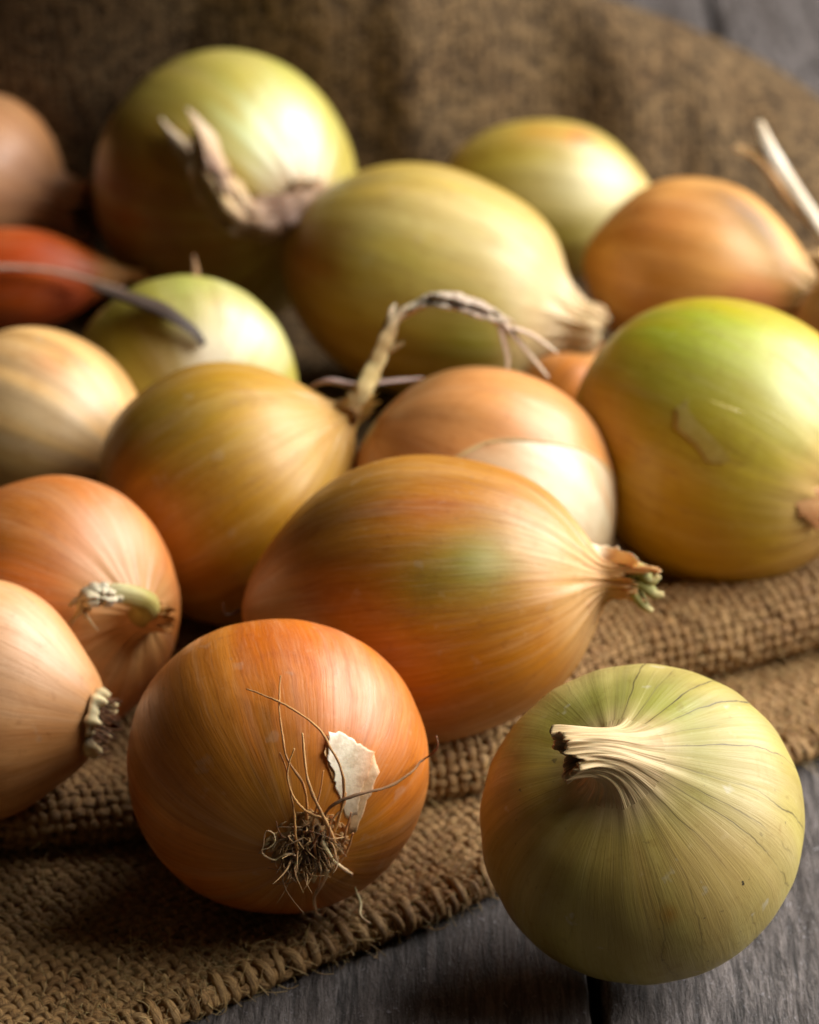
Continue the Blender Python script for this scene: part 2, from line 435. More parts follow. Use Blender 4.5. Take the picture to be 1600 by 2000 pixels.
        n4 = sum(r.normal() * np.cos(xyz @ (r.normal(size=3) * f) + r.uniform(0, 6)) for f in (3, 3, 5, 5, 8, 8, 12, 12)) / 3
        n3 = n3 * .8 + n4 * .5
        T = T * (1 + .09 * n3[..., None] * np.array((1, 1.15, 1.3)))
        s.nrm = None
        for lb in lobes:
            lx, ly, lr, lc, ls = lb[:5]; st = lb[5] if len(lb) > 5 else 1.6
            p0 = s.surf(lx, ly)
            dv = V - p0; zc = np.linalg.norm(s.a) and dv @ a
            dd = np.sqrt(np.maximum((dv ** 2).sum(-1) - zc ** 2, 0) + (zc / st) ** 2) / (lr * d / F)
            w = ls * np.exp(-np.maximum(dd + .22 * n3 + .15 * np.tanh(n2) * dd, 0) ** 2)
            T = T + (lin(lc) - T) * np.clip(w, 0, 1)[..., None]
        nc = lin(neckcol)
        wn = np.clip(smooth(zn - paleneck, zn + .05, ZZ) * (1 + .25 * n3), 0, 1)
        T = T + (nc - T) * (wn * .9)[..., None]
        wroot = smooth(-.70, z.min(), ZZ) * np.clip(1 + .4 * n3, 0, 1.3)
        T = T + (lin(rootcol) - T) * (np.clip(wroot, 0, 1) * .6)[..., None]
        lum = (T @ np.array((.3, .6, .1)))[..., None]
        sat = 1 + satk * (1 - np.clip(wn, 0, 1))[..., None]
        T = np.clip(lum + (T - lum) * sat, .008, .9) ** 1.16
        s.T = T
        mer = np.stack((np.cos(PH), np.sin(PH), ZZ), -1)
        # ---- mesh
        s.base = np.array((c[0], c[1], V[..., 2].min()))
        s.root = empty("onion", s.base, label, "onion", group)
        kk = np.arange(nt * nphi).reshape(nt, nphi); k2 = np.roll(kk, -1, 1)
        s.iN = iN if (iN and neckpart) else nt - 1
        s.nt, s.nphi = nt, nphi
        def part(name, i0, i1, m, inner=False):
            g = Geo(); sl = slice(i0, i1 + 1)
            v = V[sl].reshape(-1, 3); k = np.arange(len(v)).reshape(-1, nphi); kr = np.roll(k, -1, 1)
            q = np.stack((k[:-1], kr[:-1], kr[1:], k[1:]), -1).reshape(-1, 4)
            g.add(v, [q], mer=mer[sl].reshape(-1, 3), tint=T[sl].reshape(-1, 3))
            if inner:   # wall thickness and hollow of the cut neck, shade painted darker inwards
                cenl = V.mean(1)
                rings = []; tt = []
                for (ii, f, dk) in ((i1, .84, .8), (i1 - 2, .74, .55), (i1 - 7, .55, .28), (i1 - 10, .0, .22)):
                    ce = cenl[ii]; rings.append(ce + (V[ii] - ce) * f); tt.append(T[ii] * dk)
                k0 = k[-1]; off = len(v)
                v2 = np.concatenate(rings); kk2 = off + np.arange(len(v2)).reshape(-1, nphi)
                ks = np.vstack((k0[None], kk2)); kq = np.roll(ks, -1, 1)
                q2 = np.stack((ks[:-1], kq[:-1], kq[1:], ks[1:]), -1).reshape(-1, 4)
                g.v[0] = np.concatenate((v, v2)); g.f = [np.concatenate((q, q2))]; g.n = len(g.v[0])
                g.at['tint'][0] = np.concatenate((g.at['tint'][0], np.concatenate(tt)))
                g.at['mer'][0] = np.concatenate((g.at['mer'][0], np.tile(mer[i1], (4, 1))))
            return g.build(name, m, s.root, s.base)
        s.body = part("skin", 0, s.iN, m or M_SKIN, False)
        if s.iN < nt - 1:
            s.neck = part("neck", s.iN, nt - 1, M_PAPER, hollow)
        ONIONS.append(s)
    def surf(s, px, py):
        """visible surface point nearest the given pixel"""
        x, y, d = project(s.V)
        dist = np.hypot(x - px, y - py)
        near = dist < max(12, dist.min() + 8)
        dd = np.where(near, d, 1e9); return s.V.reshape(-1, 3)[np.argmin(dd)]
    def depth_at(s, px, py):
        x, y, d = project(s.V); dist = np.hypot(x - px, y - py)
        w = np.where((d < s.d + .15 * s.R), dist, 1e9).ravel(); k = np.argsort(w)[:4]
        ww = 1 / (w[k] + 1); return float((d.ravel()[k] * ww).sum() / ww.sum()), float(w[k[0]])
    def path(s, pts, lift):
        """pixel path laid on the onion, lifted off it by lift (cm, number or list)"""
        out = []; last = s.d
        for i, (x, y) in enumerate(pts):
            l = lift[i] if hasattr(lift, '__len__') else lift
            dd, off = s.depth_at(x, y)
            if off > 15: dd = last
            last = dd; out.append(at(x, y, dd - l))
        return np.array(out)
    def add(s, g, name, m, solid=None):
        o = g.build(name, m, s.root, s.base)
        if solid:
            md = o.modifiers.new("thickness", 'SOLIDIFY'); md.thickness = solid * CM; md.offset = 0
        return o

def flake(on, pts, lift, tint, name="loose_skin", m=None, rings=7, curl=0.0, curl_dir=(-1, 0), tint2=None, seed=1, jag=3.0, blend=0.0, fade=0.0):
    """a thin papery scrap of skin lying on the onion; outline given as points on its visible side"""
    r = np.random.default_rng(seed)
    P = np.array(pts, float); P = np.vstack((P, P[:1]))
    seg = []
    for i in range(len(P) - 1):
        n = max(3, int(np.hypot(*(P[i + 1] - P[i])) / 6))
        t = np.linspace(0, 1, n, endpoint=False)[:, None]; seg.append(P[i] * (1 - t) + P[i + 1] * t)
    B = np.vstack(seg); c = B.mean(0)
    k = np.arange(len(B)); jj = sum(r.normal() * np.cos(k * f + r.uniform(0, 6)) for f in (.9, 1.7, 2.6))
    B = B + (B - c) / (np.linalg.norm(B - c, axis=1)[:, None] + 1e-6) * (jj * jag / 2)[:, None]
    vx, vy, vd = [q.ravel() for q in project(on.V)]; lo_, hi_ = B.min(0), B.max(0); sp = (hi_ - lo_).max()
    mk = (vx > lo_[0] - 20) & (vx < hi_[0] + 20) & (vy > lo_[1] - 20) & (vy < hi_[1] + 20) & (vd < on.d + .1 * on.R)
    def poly(x, y):
        x = (np.asarray(x, float) - c[0]) / sp; y = (np.asarray(y, float) - c[1]) / sp
        return np.stack([x ** i * y ** j for i in range(4) for j in range(4 - i)], -1)
    if mk.sum() > 25:
        cf = np.linalg.lstsq(poly(vx[mk], vy[mk]), vd[mk], rcond=None)[0]; dfun = lambda x, y: float(poly(x, y) @ cf)
    else: dfun = lambda x, y: on.depth_at(x, y)[0]
    n = len(B); V = []; T = []; mer = []
    cd = np.array(curl_dir, float); ext = np.abs((B - c) @ cd).max()
    c1 = lin(tint); c2 = lin(tint2) if tint2 is not None else c1
    for q in range(rings + 1):
        f = q / rings
        for x, y in c + (B - c) * max(f, .02):
            dd = dfun(x, y)
            e = max(0, ((np.array((x, y)) - c) @ cd) / ext)
            V.append(at(x, y, dd - lift - curl * e ** 2)); tc = c1 + (c2 - c1) * e
            bl = min(1, blend + fade * max(0, -((np.array((x, y)) - c) @ cd) / ext))
            if bl: tc = tc * (1 - bl) + on.T.reshape(-1, 3)[np.argmin(((on.V - V[-1]) ** 2).sum(-1))] * bl
            T.append(tc); mer.append((x * .004, y * .004, y * .001))
    V = np.array(V); kk = np.arange(len(V)).reshape(rings + 1, n); kr = np.roll(kk, -1, 1)
    g = Geo(); g.add(V, [np.stack((kk[:-1], kr[:-1], kr[1:], kk[1:]), -1).reshape(-1, 4), kk[0][None, ::-1]], tint=np.array(T), mer=np.array(mer))
    return on.add(g, name, m or M_FLAKE, .012)

def stalk(on, pts, radii, cols, name="dried_stalk", sides=12, flat=.55, wr=.25, seed=1, n=40, m=None, lift=None, pos=None):
    """dried leaf stalk through the given 3-D points"""
    P = spline(pos, n); k = np.linspace(0, 1, n)
    R = np.interp(k, np.linspace(0, 1, len(radii)), radii)
    C = np.array([lin(c) for c in cols]); kk = np.linspace(0, 1, len(cols))
    T = np.stack([np.interp(k, kk, C[:, i]) for i in range(3)], -1)
    g = Geo(); tube_geo(g, P, R, sides, flat, True, T, wr, seed)
    return on.add(g, name, m or M_PAPER)

def bundle(on, pos, radii, cols, name="dried_stalk", strands=6, seed=1, n=60, spread=.5, flat=.28):
    r = np.random.default_rng(seed); P0 = spline(pos, n); T, Nf, Bf = frames(P0); k = np.linspace(0, 1, n); g = Geo()
    R = np.interp(k, np.linspace(0, 1, len(radii)), radii)
    C = np.array([lin(c) for c in cols]); kk = np.linspace(0, 1, len(cols))
    TT = np.stack([np.interp(k, kk, C[:, i]) for i in range(3)], -1)
    for q in range(strands):
        e = 1 if q < 2 else r.uniform(.5, 1.0); m_ = max(8, int(n * e)); st = 0 if q < 3 else int(r.uniform(0, .25) * n)
        an = q / strands * 6.28 + k * r.uniform(-2.5, 2.5) + .3 * np.sin(k * 9 + q)
        off = (np.cos(an)[:, None] * Nf + np.sin(an)[:, None] * Bf) * (R * spread * r.uniform(.7, 1.2))[:, None]
        fr = smooth(.75 * e, e, k)[:, None] * r.normal(size=3) * .25
        P = (P0 + off + fr)[st:m_]
        if len(P) < 6: continue
        tk = np.linspace(0, 1, len(P)); rad = R[st:m_] * r.uniform(.6, 1.0) * (1 - .85 * tk ** 5) * (1 + .18 * np.sin(tk * 23 + q) + .1 * np.sin(tk * 51 + 2 * q)) + .008
        tube_geo(g, P, rad, 10, flat, True, TT[st:m_] * r.uniform(.72, 1.1), .35, seed * 31 + q)
    return on.add(g, name, M_PAPER)

# ---- the ones in front
A = Onion("copper orange onion with a tangle of dry roots facing the camera", 543, 1497, 294, .55, 'round', 108, -52,
          [(208, 130, 54), (190, 118, 48), (216, 152, 78)], (200, 150, 80), (196, 146, 66), nphi=200, nt=150, seed=3, neckpart=False,
          lobes=[(560, 1240, 130, (194, 102, 38), .6, 1.2), (330, 1600, 200, (178, 116, 40), .5, 1.5), (520, 1560, 130, (204, 150, 66), .6, 1.6), (760, 1640, 90, (206, 136, 54), .5, 1.5), (720, 1360, 110, (222, 150, 104), .5, 1.4)])  # last lobe paints the pinkish highlight at upper right
B = Onion("pale green onion with dark veins and a cut hollow neck standing on the bare wood", 1253, 1606, 316, 0, 'squat', 112, 56,
          [(180, 166, 98), (192, 178, 118), (168, 150, 80)], (216, 190, 146), (176, 146, 84), nphi=240, nt=190, seed=11, m=M_SKIN_V,
          bend=((-1.0, -.24, .1), 76, .58), wr=.075, rag=.06, paleneck=.10, satk=.05, lump=.012,
          lobes=[(1330, 1430, 100, (150, 150, 62), .85, 1.2), (1290, 1380, 60, (170, 172, 84), .7, 1.2), (1140, 1390, 110, (140, 146, 62), .6, 1.2), (1370, 1520, 80, (156, 150, 66), .8, 1.3), (970, 1560, 120, (196, 152, 62), .6, 1.5), (960, 1700, 110, (184, 146, 66), .45, 1.5),
                 (1480, 1560, 140, (202, 188, 136), .6, 1.4), (1400, 1700, 120, (196, 164, 104), .5, 1.6), (1190, 1650, 110, (180, 150, 84), .5, 1.8), (1305, 1795, 18, (176, 126, 44), .7, 1.5), (1130, 1545, 75, (136, 128, 62), .5, 1.0)])
C = Onion("large amber lemon-shaped onion with green blotches and a sprouting neck", 828, 1170, 283, 1.75, 'lemon', 6, 14,
          [(188, 132, 46), (162, 112, 44), (204, 148, 66)], (212, 172, 118), (176, 110, 40), nphi=180, nt=150, seed=5,
          bend=((0, -.25, .2), 14, 1.1), wr=.13, rag=.2, paleneck=.30,
          lobes=[(935, 1095, 85, (152, 160, 84), 1.0, 1.2), (840, 1135, 55, (130, 122, 44), .9, 1.2), (960, 1090, 35, (206, 206, 150), .7, 1.2), (1020, 1060, 90, (206, 174, 120), .4, 1.5), (1100, 1120, 90, (212, 176, 124), .5, 1.5), (700, 960, 140, (156, 120, 58), .6, 1.8),
                 (830, 985, 70, (190, 104, 34), .6, 1.8), (850, 1300, 150, (190, 124, 36), .6, 2), (1060, 1290, 100, (206, 142, 50), .6, 2)])
I = Onion("pink-tan onion at the left edge pointing its crusty root plate at the copper onion", -40, 1368, 238, 1.3,
          [(-1.02, 0), (-1.02, .14), (-.99, .27), (-.80, .52), (-.42, .86), (0, 1), (.40, .92), (.70, .68), (.88, .38), (1.0, .16), (1.14, .10), (1.32, .08)],
          170, -8, [(214, 160, 104), (222, 172, 120), (204, 140, 82)], (200, 150, 90), (222, 170, 116), nphi=160, seed=8, neckpart=False, flat=((0, 0, 1), .8),
          lobes=[(90, 1290, 130, (226, 190, 158), .7, 2), (120, 1460, 80, (190, 128, 62), .5, 2)])
H = Onion("pinkish orange onion with a curled green and white neck stub, behind the left edge onion", 100, 1184, 255, .7, 'round', -4, 44,
          [(204, 132, 70), (214, 146, 88), (196, 118, 56)], (206, 160, 104), (180, 120, 60), nphi=160, seed=13, flat=((0, 0, 1), .88), hollow=False, neckpart=False,
          paleneck=.25, lobes=[(230, 1060, 110, (224, 174, 136), .6, 1.5), (40, 1000, 120, (176, 118, 56), .6, 1.4)])
D = Onion("golden yellow onion with a pinched neck and a tall bent dry stalk", 440, 966, 258, 1.0, 'pear', 33, 6,
          [(192, 150, 58), (180, 138, 48), (200, 166, 84)], (206, 166, 92), (164, 118, 48), nphi=144, seed=17, neckpart=True, hollow=False, wr=.2, lump=.022,
          lobes=[(330, 840, 110, (160, 136, 54), .6, 1.6), (560, 850, 120, (206, 172, 100), .6, 1.8), (330, 1050, 120, (172, 126, 46), .6, 1.6), (480, 1080, 120, (190, 140, 44), .6, 1.6)])
E = Onion("light orange onion with its skin torn open, behind the amber onion", 945, 978, 260, .9, 'ball', -30, -8,
          [(206, 146, 84), (212, 158, 104), (196, 132, 68)], (226, 206, 166), (206, 150, 90), nphi=260, nt=200, seed=19, neckpart=False, m=M_SKIN_L,
          lobes=[(1140, 970, 190, (236, 228, 200), .97, 1.0)])  # cream lobe paints the glare on the right side
Fo = Onion("bright green-topped onion at the right edge with torn papery skin", 1422, 870, 277, 1.3, [(-1.13, 0), (-1.13, .09), (-1.09, .30), (-.90, .65), (-.50, .91), (0, 1), (.42, .92), (.74, .68), (.93, .38), (1.04, .18), (1.16, .11), (1.32, .09)], -26, 22,
          [(204, 172, 84), (196, 158, 66), (206, 180, 100)], (214, 176, 116), (190, 150, 70), nphi=160, seed=23, neckpart=True, hollow=False, paleneck=.3, lump=.012, m=M_SKIN_L, wr=.2, satk=.16,
          lobes=[(1380, 660, 130, (152, 164, 60), .95, 1.8), (1300, 760, 110, (146, 146, 64), .8, 1.8), (1500, 660, 110, (168, 178, 64), .8, 1.6), (1560, 780, 120, (212, 214, 164), .7, 1.6),  # last pale lobe here paints the glare on the right
                 (1480, 860, 110, (176, 166, 78), .7, 1.8), (1230, 950, 130, (208, 176, 86), .7, 1.8), (1490, 1010, 80, (172, 160, 74), .5, 1.6), (1570, 980, 70, (216, 190, 140), .6, 1.2), (1350, 1080, 110, (194, 158, 60), .6, 2)])
G = Onion("pale tan onion with a small orange spot, cut off by the left edge", 66, 858, 218, 1.1, 'ball', 160, -20,
          [(216, 178, 122), (214, 174, 118), (212, 172, 114)], (200, 150, 90), (212, 176, 120), nphi=112, nt=90, seed=29, neckpart=False,
          lobes=[(105, 708, 38, (206, 130, 50), .9, 1.0), (60, 900, 100, (172, 148, 86), .7, 1.6), (150, 910, 50, (160, 126, 64), .6, 1.5), (140, 800, 100, (226, 204, 170), .6, 1.6)])  # last, palest lobe is a highlight put into the colour
P_ = Onion("small green onion with brown streaks, behind the golden onion's shoulder", 358, 760, 224, .9, 'squat', 120, -60,
          [(176, 166, 84), (186, 176, 100), (164, 148, 64)], (170, 140, 80), (180, 150, 90), nphi=112, nt=90, seed=31, neckpart=False, m=M_SKIN_L,
          lobes=[(400, 570, 90, (176, 184, 100), .8, 1.4), (440, 600, 45, (186, 142, 80), .7, 1.2), (230, 660, 90, (138, 124, 40), .7, 1.6), (340, 700, 60, (170, 138, 66), .6, 2.2), (430, 690, 70, (226, 216, 196), .9, 2.0), (520, 660, 70, (220, 224, 186), .8, 1.6)])  # the last two whitish lobes are highlights painted into the skin
K = Onion("large olive-yellow onion in the middle with a pale papery nose", 820, 545, 225, 1.0,
          [(-1.26, 0), (-1.24, .12), (-1.12, .38), (-.86, .68), (-.42, .93), (0, 1), (.44, .95), (.82, .83), (1.07, .63), (1.24, .38), (1.38, .25), (1.48, .20), (1.58, .18), (1.66, .13)],
          -17, 12, [(190, 164, 86), (178, 154, 74), (200, 176, 106)], (226, 204, 164), (176, 128, 60), nphi=144, seed=37, wr=.18, rag=.05, paleneck=.45,
          lobes=[(620, 640, 130, (176, 124, 46), .8, 1.6), (720, 520, 120, (170, 152, 70), .6, 1.8), (800, 500, 60, (176, 168, 72), .6, 2), (920, 670, 60, (160, 158, 52), .9, 1.4), (960, 480, 140, (212, 198, 146), .6, 1.8), (590, 500, 60, (176, 110, 40), .7, 1.5), (1080, 590, 80, (224, 212, 178), .7, 1.5)])
M = Onion("peach onion with a dark green neck at the right edge", 1345, 535, 186, 1.0,
          [(-1.12, 0), (-1.12, .10), (-1.02, .34), (-.78, .66), (-.42, .92), (0, 1), (.46, .93), (.84, .70), (1.10, .46), (1.24, .30), (1.34, .2), (1.5, .17)],
          -10, 16, [(216, 168, 104), (220, 174, 118), (208, 156, 88)], (150, 126, 70), (190, 130, 60), nphi=112, nt=90, seed=41, hollow=False, wr=.15, paleneck=.22,
          lobes=[(1290, 430, 100, (206, 136, 74), .7, 1.6), (1490, 580, 50, (214, 142, 98), .8, 1.6), (1500, 470, 70, (222, 190, 126), .7, 1.5), (1200, 560, 90, (192, 140, 56), .6, 1.6)])
Lo = Onion("small yellow-green onion with an orange flaw on top, at the back by the sack", 1075, 392, 156, 1.0,
          [(-1.42, 0), (-1.41, .12), (-1.30, .42), (-.98, .74), (-.48, .95), (0, 1), (.44, .93), (.86, .68), (1.14, .38), (1.3, .2), (1.46, .12)],
          -4, 10, [(190, 174, 96), (198, 184, 116), (178, 156, 76)], (206, 180, 110), (180, 140, 60), nphi=112, nt=90, seed=43, neckpart=False, m=M_SKIN_L,
          lobes=[(1138, 260, 30, (186, 96, 36), .9, 1.2), (1070, 250, 40, (196, 140, 60), .6, 2.2), (1160, 370, 90, (232, 228, 196), .9, 1.3), (960, 330, 90, (168, 148, 52), .6, 1.6), (1080, 470, 60, (172, 160, 60), .7, 1.6)])  # the near-white lobe is a painted highlight
J = Onion("biggest green onion at the back left with a dry stalk curling over its face", 440, 366, 262, .9, 'round', -22, 46,
          [(176, 160, 86), (186, 172, 104), (168, 144, 66)], (170, 138, 92), (160, 110, 40), nphi=160, nt=130, seed=47, hollow=False, m=M_SKIN_L, paleneck=.12,
          lobes=[(260, 350, 140, (184, 128, 40), .85, 1.4), (300, 500, 140, (158, 110, 36), .7, 1.5), (400, 180, 120, (168, 158, 86), .7, 1.5), (600, 220, 120, (184, 186, 104), .8, 1.6), (495, 245, 55, (206, 216, 164), .9, 1.2), (590, 320, 75, (228, 230, 210), .9, 1.3), (575, 230, 28, (226, 228, 210), .7, 2)])  # whitish lobes: peeled skin and painted highlight together
Q = Onion("pinkish onion in the upper left corner with a brown dry neck", -55, 362, 186, 1.0,
          [(-.95, 0), (-.95, .10), (-.90, .30), (-.74, .62), (-.42, .91), (0, 1), (.40, .92), (.68, .70), (.86, .46), (.98, .32), (1.08, .27), (1.2, .26), (1.34, .28)],
          -14, 14, [(226, 174, 128), (220, 164, 114), (230, 184, 140)], (196, 156, 116), (190, 130, 60), nphi=112, nt=90, seed=53, wr=.25, rag=.15, paleneck=.12,
          lobes=[(40, 330, 90, (222, 176, 146), .7, 1.5)])
O = Onion("red shallot lying at the left edge under a thin dry stalk", 20, 548, 104, 1.8, 'shallot', 2, 8,
          [(214, 112, 46), (206, 98, 38), (222, 126, 60)], (222, 170, 104), (190, 90, 40), nphi=96, nt=90, seed=59, neckpart=False, group=None,
          lobes=[(150, 592, 46, (206, 104, 80), .8, 1.6), (230, 530, 50, (206, 120, 54), .8, 1.5), (60, 480, 70, (190, 78, 26), .6, 2)])  # first lobe paints the pink highlight low on the shallot
O.root.name = "shallot"; O.root["category"] = "shallot"
R_ = Onion("brownish orange onion mostly hidden between the middle and the green-topped onion", 1110, 800, 116, .9, 'round', 60, -10,
          [(176, 112, 44), (184, 122, 54)], (190, 140, 80), (180, 120, 50), nphi=80, nt=70, seed=61, neckpart=False)
Nn = Onion("tan onion at the right edge with a tall white dry stalk", 1716, 660, 172, 1.0, 'round', 130, 25,
          [(196, 140, 70), (204, 150, 84)], (210, 180, 130), (180, 120, 50), nphi=96, nt=80, seed=67, neckpart=False)

# ---- necks, stalks, loose skin
# copper onion: root plate, tuft and separate long roots
rp = A.surf(603, 1664); pole = A.c - A.a * A.R * .9
pole = A.surf(606, 1662)
nrm = unit(pole - A.c); tx = unit(np.cross(nrm, (0, 0, 1))); ty = np.cross(nrm, tx)
rr = np.random.default_rng(5)
g = Geo()
nr, na = 10, 48
V = []; T = []
for i in range(nr + 1):
    f = i / nr
    for k in range(na):
        an = k / na * 2 * np.pi
        rad = (.92 * f) * (1 + .10 * math.sin(3 * an + 1) + .07 * math.sin(7 * an) + .06 * math.sin(13 * an + 2))
        hgt = .20 * (1 - f ** 2) + .05 * rr.normal() * (f < .97)
        p = pole + tx * math.cos(an) * rad + ty * math.sin(an) * rad
        dirv = unit(p - A.c); rs = np.linalg.norm(pole - A.c)
        p = A.c + dirv * (rs + .0 + hgt)
        V.append(p); c0 = lin((92, 64, 38)) * rr.uniform(.5, 1.3) if f < .7 else lin((186, 146, 92)) * rr.uniform(.7, 1.2)  # brown centre darkened to paint the shadowed hollow of the tuft
        T.append(c0)
kk = np.arange(len(V)).reshape(nr + 1, na); kr = np.roll(kk, -1, 1)
g.add(V, [np.stack((kk[:-1], kr[:-1], kr[1:], kk[1:]), -1).reshape(-1, 4)], tint=np.array(T), mer=np.array(V) * .9)
A.add(g, "root_plate", M_ROOT)
g = Geo()                      # crusty flecks of skin round the plate
for k in range(70):
    an = rr.uniform(0, 2 * np.pi); rad = rr.uniform(.70, 1.0)
    p = pole + tx * math.cos(an) * rad + ty * math.sin(an) * rad
    dv = unit(p - A.c); p = A.c + dv * (np.linalg.norm(pole - A.c) - .02)
    out = unit(tx * math.cos(an) + ty * math.sin(an) + nrm * rr.uniform(.0, .7)); side = unit(np.cross(out, dv))
    L = rr.uniform(.12, .30); w = rr.uniform(.06, .15)
    mid = p + out * L * .5 + dv * .05
    pts = [p - side * w, p + side * w, mid + side * w * rr.uniform(.6, 1.3), mid - side * w * rr.uniform(.6, 1.3), p + out * L + dv * rr.uniform(.02, .12) + side * rr.normal() * .03]
    g.add(pts, [np.array([[0, 1, 2, 3]]), np.array([[3, 2, 4]])], tint=lin((196, 160, 104)) * rr.uniform(.55, 1.05), mer=np.array(pts) * 2)
fl = A.add(g, "root_plate_scales", M_ROOT, .012); fl["kind"] = "stuff"
g = Geo()
for k in range(230):           # short broken roots of the tuft
    an = rr.uniform(0, 2 * np.pi); rad = .62 * math.sqrt(rr.random())
    p = pole + tx * math.cos(an) * rad + ty * math.sin(an) * rad
    p = A.c + unit(p - A.c) * (np.linalg.norm(pole - A.c) + .08)
    out = unit(nrm * .75 + (tx * math.cos(an) + ty * math.sin(an)) * rr.uniform(.2, 1.3) + rr.normal(size=3) * .35)
    L = rr.uniform(.12, .45) if k % 4 else rr.uniform(.4, .95); c1 = p + out * L * .5 + rr.normal(size=3) * .07; c2 = p + out * L * .8 + rr.normal(size=3) * .22 * (L + .3) + np.array((0, 0, -.08))
    c0 = lin((196, 156, 104)) * rr.uniform(.25, 1.35)
    tube_geo(g, spline([p, c1, c2], 6), np.linspace(rr.uniform(.014, .036), .009, 6), 5, 1, True, c0)
tf = A.add(g, "root_tuft", M_ROOT); tf["kind"] = "stuff"
ROOTS = [
 ([(652, 1677), (652, 1644), (638, 1608), (619, 1570), (605, 1534), (597, 1498), (591, 1432)], [.25, .35, .4, .4, .45, .4, .45], .042, (186, 146, 92)),
 ([(599, 1600), (598, 1556), (586, 1520), (561, 1481), (553, 1443), (546, 1382), (546, 1350), (549, 1319)], [.15, .25, .35, .35, .3, .25, .25, .25], .032, (170, 124, 68)),
 ([(652, 1625), (668, 1575), (672, 1542), (665, 1498), (645, 1460), (624, 1426), (577, 1389), (544, 1370), (481, 1345)], [.2, .35, .4, .4, .4, .4, .35, .3, .3], .03, (176, 136, 80)),
 ([(630, 1610), (638, 1586), (660, 1567), (687, 1556), (723, 1546), (764, 1534), (806, 1506), (833, 1479), (855, 1457), (852, 1437)], [.2, .3, .4, .5, .6, .7, .9, 1.1, 1.3, 1.3], .030, (112, 78, 40)),  # darker colour paints the shade this root lies in
 ([(640, 1600), (619, 1594), (588, 1575), (569, 1547), (562, 1506), (575, 1462)], [.25, .3, .4, .45, .45, .5], .030, (190, 146, 86)),
 ([(582, 1666), (577, 1630), (575, 1589), (568, 1547), (558, 1498), (546, 1470)], [.35, .45, .4, .3, .25, .25], .027, (180, 136, 78)),
 ([(577, 1671), (558, 1668), (536, 1679), (514, 1668), (514, 1652), (525, 1623), (536, 1630), (531, 1652), (511, 1660)], [.4, .5, .5, .45, .5, .5, .55, .6, .62], .018, (214, 180, 136)),
 ([(630, 1644), (649, 1677), (682, 1704), (696, 1740), (705, 1767), (704, 1787), (723, 1803)], [.4, .45, .4, .35, .45, .7, .95], .042, (222, 188, 144)),
 ([(640, 1700), (632, 1721), (616, 1748), (632, 1784), (637, 1773)], [.3, .35, .35, .5, .55], .034, (212, 176, 132)),
 ([(668, 1650), (676, 1622), (686, 1586)], [.3, .35, .3], .032, (156, 112, 66)),
 ([(660, 1690), (674, 1668), (690, 1627)], [.3, .4, .4], .034, (170, 122, 72)),
 ([(616, 1668), (619, 1635), (631, 1622)], [.35, .45, .5], .024, (160, 112, 66)),
 ([(612, 1640), (612, 1610), (622, 1560), (632, 1505)], [.3, .3, .25, .2], .026, (176, 128, 76)),
 ([(640, 1640), (650, 1600), (668, 1580), (676, 1548)], [.3, .3, .3, .3], .026, (186, 140, 90)),
 ([(560, 1640), (545, 1625), (540, 1604)], [.3, .3, .2], .024, (120, 84, 50)),
]
for i, (pts, lift, rad, col) in enumerate(ROOTS):
    P = spline(A.path(pts, lift), 10 * len(pts)); n = len(P)
    P = P + np.stack([np.convolve(rr.normal(size=n + 4), np.ones(5) / 5, 'valid') for _ in range(3)], -1) * .012
    k = np.linspace(0, 1, n)
    rad_ = rad * 1.3 * (1.2 - .65 * k) * (1 + .12 * np.sin(k * 23 + i) + .08 * np.sin(k * 57 + 2 * i))
    T = np.clip(lin(col)[None] * 1.3 * (1 + .25 * np.sin(k * 9 + i))[:, None], 0, .95)
    g = Geo(); tube_geo(g, P, rad_, 7, .8, True, T)
    A.add(g, "root", M_ROOT)
flake(A, [(643, 1431), (668, 1429), (687, 1443), (731, 1470), (726, 1498), (704, 1547), (698, 1590), (676, 1600), (668, 1570), (655, 1536), (652, 1505), (640, 1484)], .012, (232, 214, 184),
      "loose_skin", curl=.13, curl_dir=(-1, -.1), tint2=(238, 226, 204), seed=4, jag=1.8, fade=.7, rings=12, blend=.08)

flake(A, [(640, 1434), (648, 1450), (650, 1478), (660, 1510), (652, 1530), (642, 1500), (634, 1470)], .02, (176, 120, 62), "loose_skin", curl=.10, curl_dir=(-1, .1), tint2=(214, 170, 110), seed=14, jag=1.5, rings=5)
flake(A, [(700, 1462), (731, 1470), (740, 1510), (716, 1570), (696, 1624), (680, 1628), (690, 1560), (694, 1500)], .006, (226, 190, 146), "loose_skin", curl=.03, curl_dir=(1, .2), tint2=(230, 204, 168), seed=15, jag=3, rings=6, blend=.35)

# amber onion: green sprout in the neck, little root on its far end
tip = C.V[-1].mean(0); ax = unit(C.V[-1].mean(0) - C.V[-6].mean(0))
for k, (dx, dy, L, col) in enumerate([(0, 2, .62, (150, 146, 78)), (4, 16, .70, (140, 136, 66)), (-2, 28, .45, (186, 150, 100))]):
    p0 = tip - ax * .3 + RIGHT * dx / 90 - UP * (dy - 14) / 90
    p1 = p0 + ax * L * .55 + UP * .18 * (1 - k); p2 = p1 + ax * L * .45 - UP * .25; p3 = p2 + RIGHT * .22 + UP * .16 * (1 - k)
    stalk(C, None, [.20, .25, .19, .10], [col, (166, 164, 92), (132, 128, 62), (196, 180, 120)], "sprout", 10, .7, .2, k, 22, M_ROOT, pos=[p0, p1, p2, p3])
stalk(C, None, [.05, .06, .03], [(90, 56, 30), (110, 70, 40), (80, 50, 28)], "root", 6, .8, .1, 3, 14, M_ROOT,
      pos=[at(470, 1190, C.d), at(440, 1200, C.d - .2), at(436, 1178, C.d - .3)])
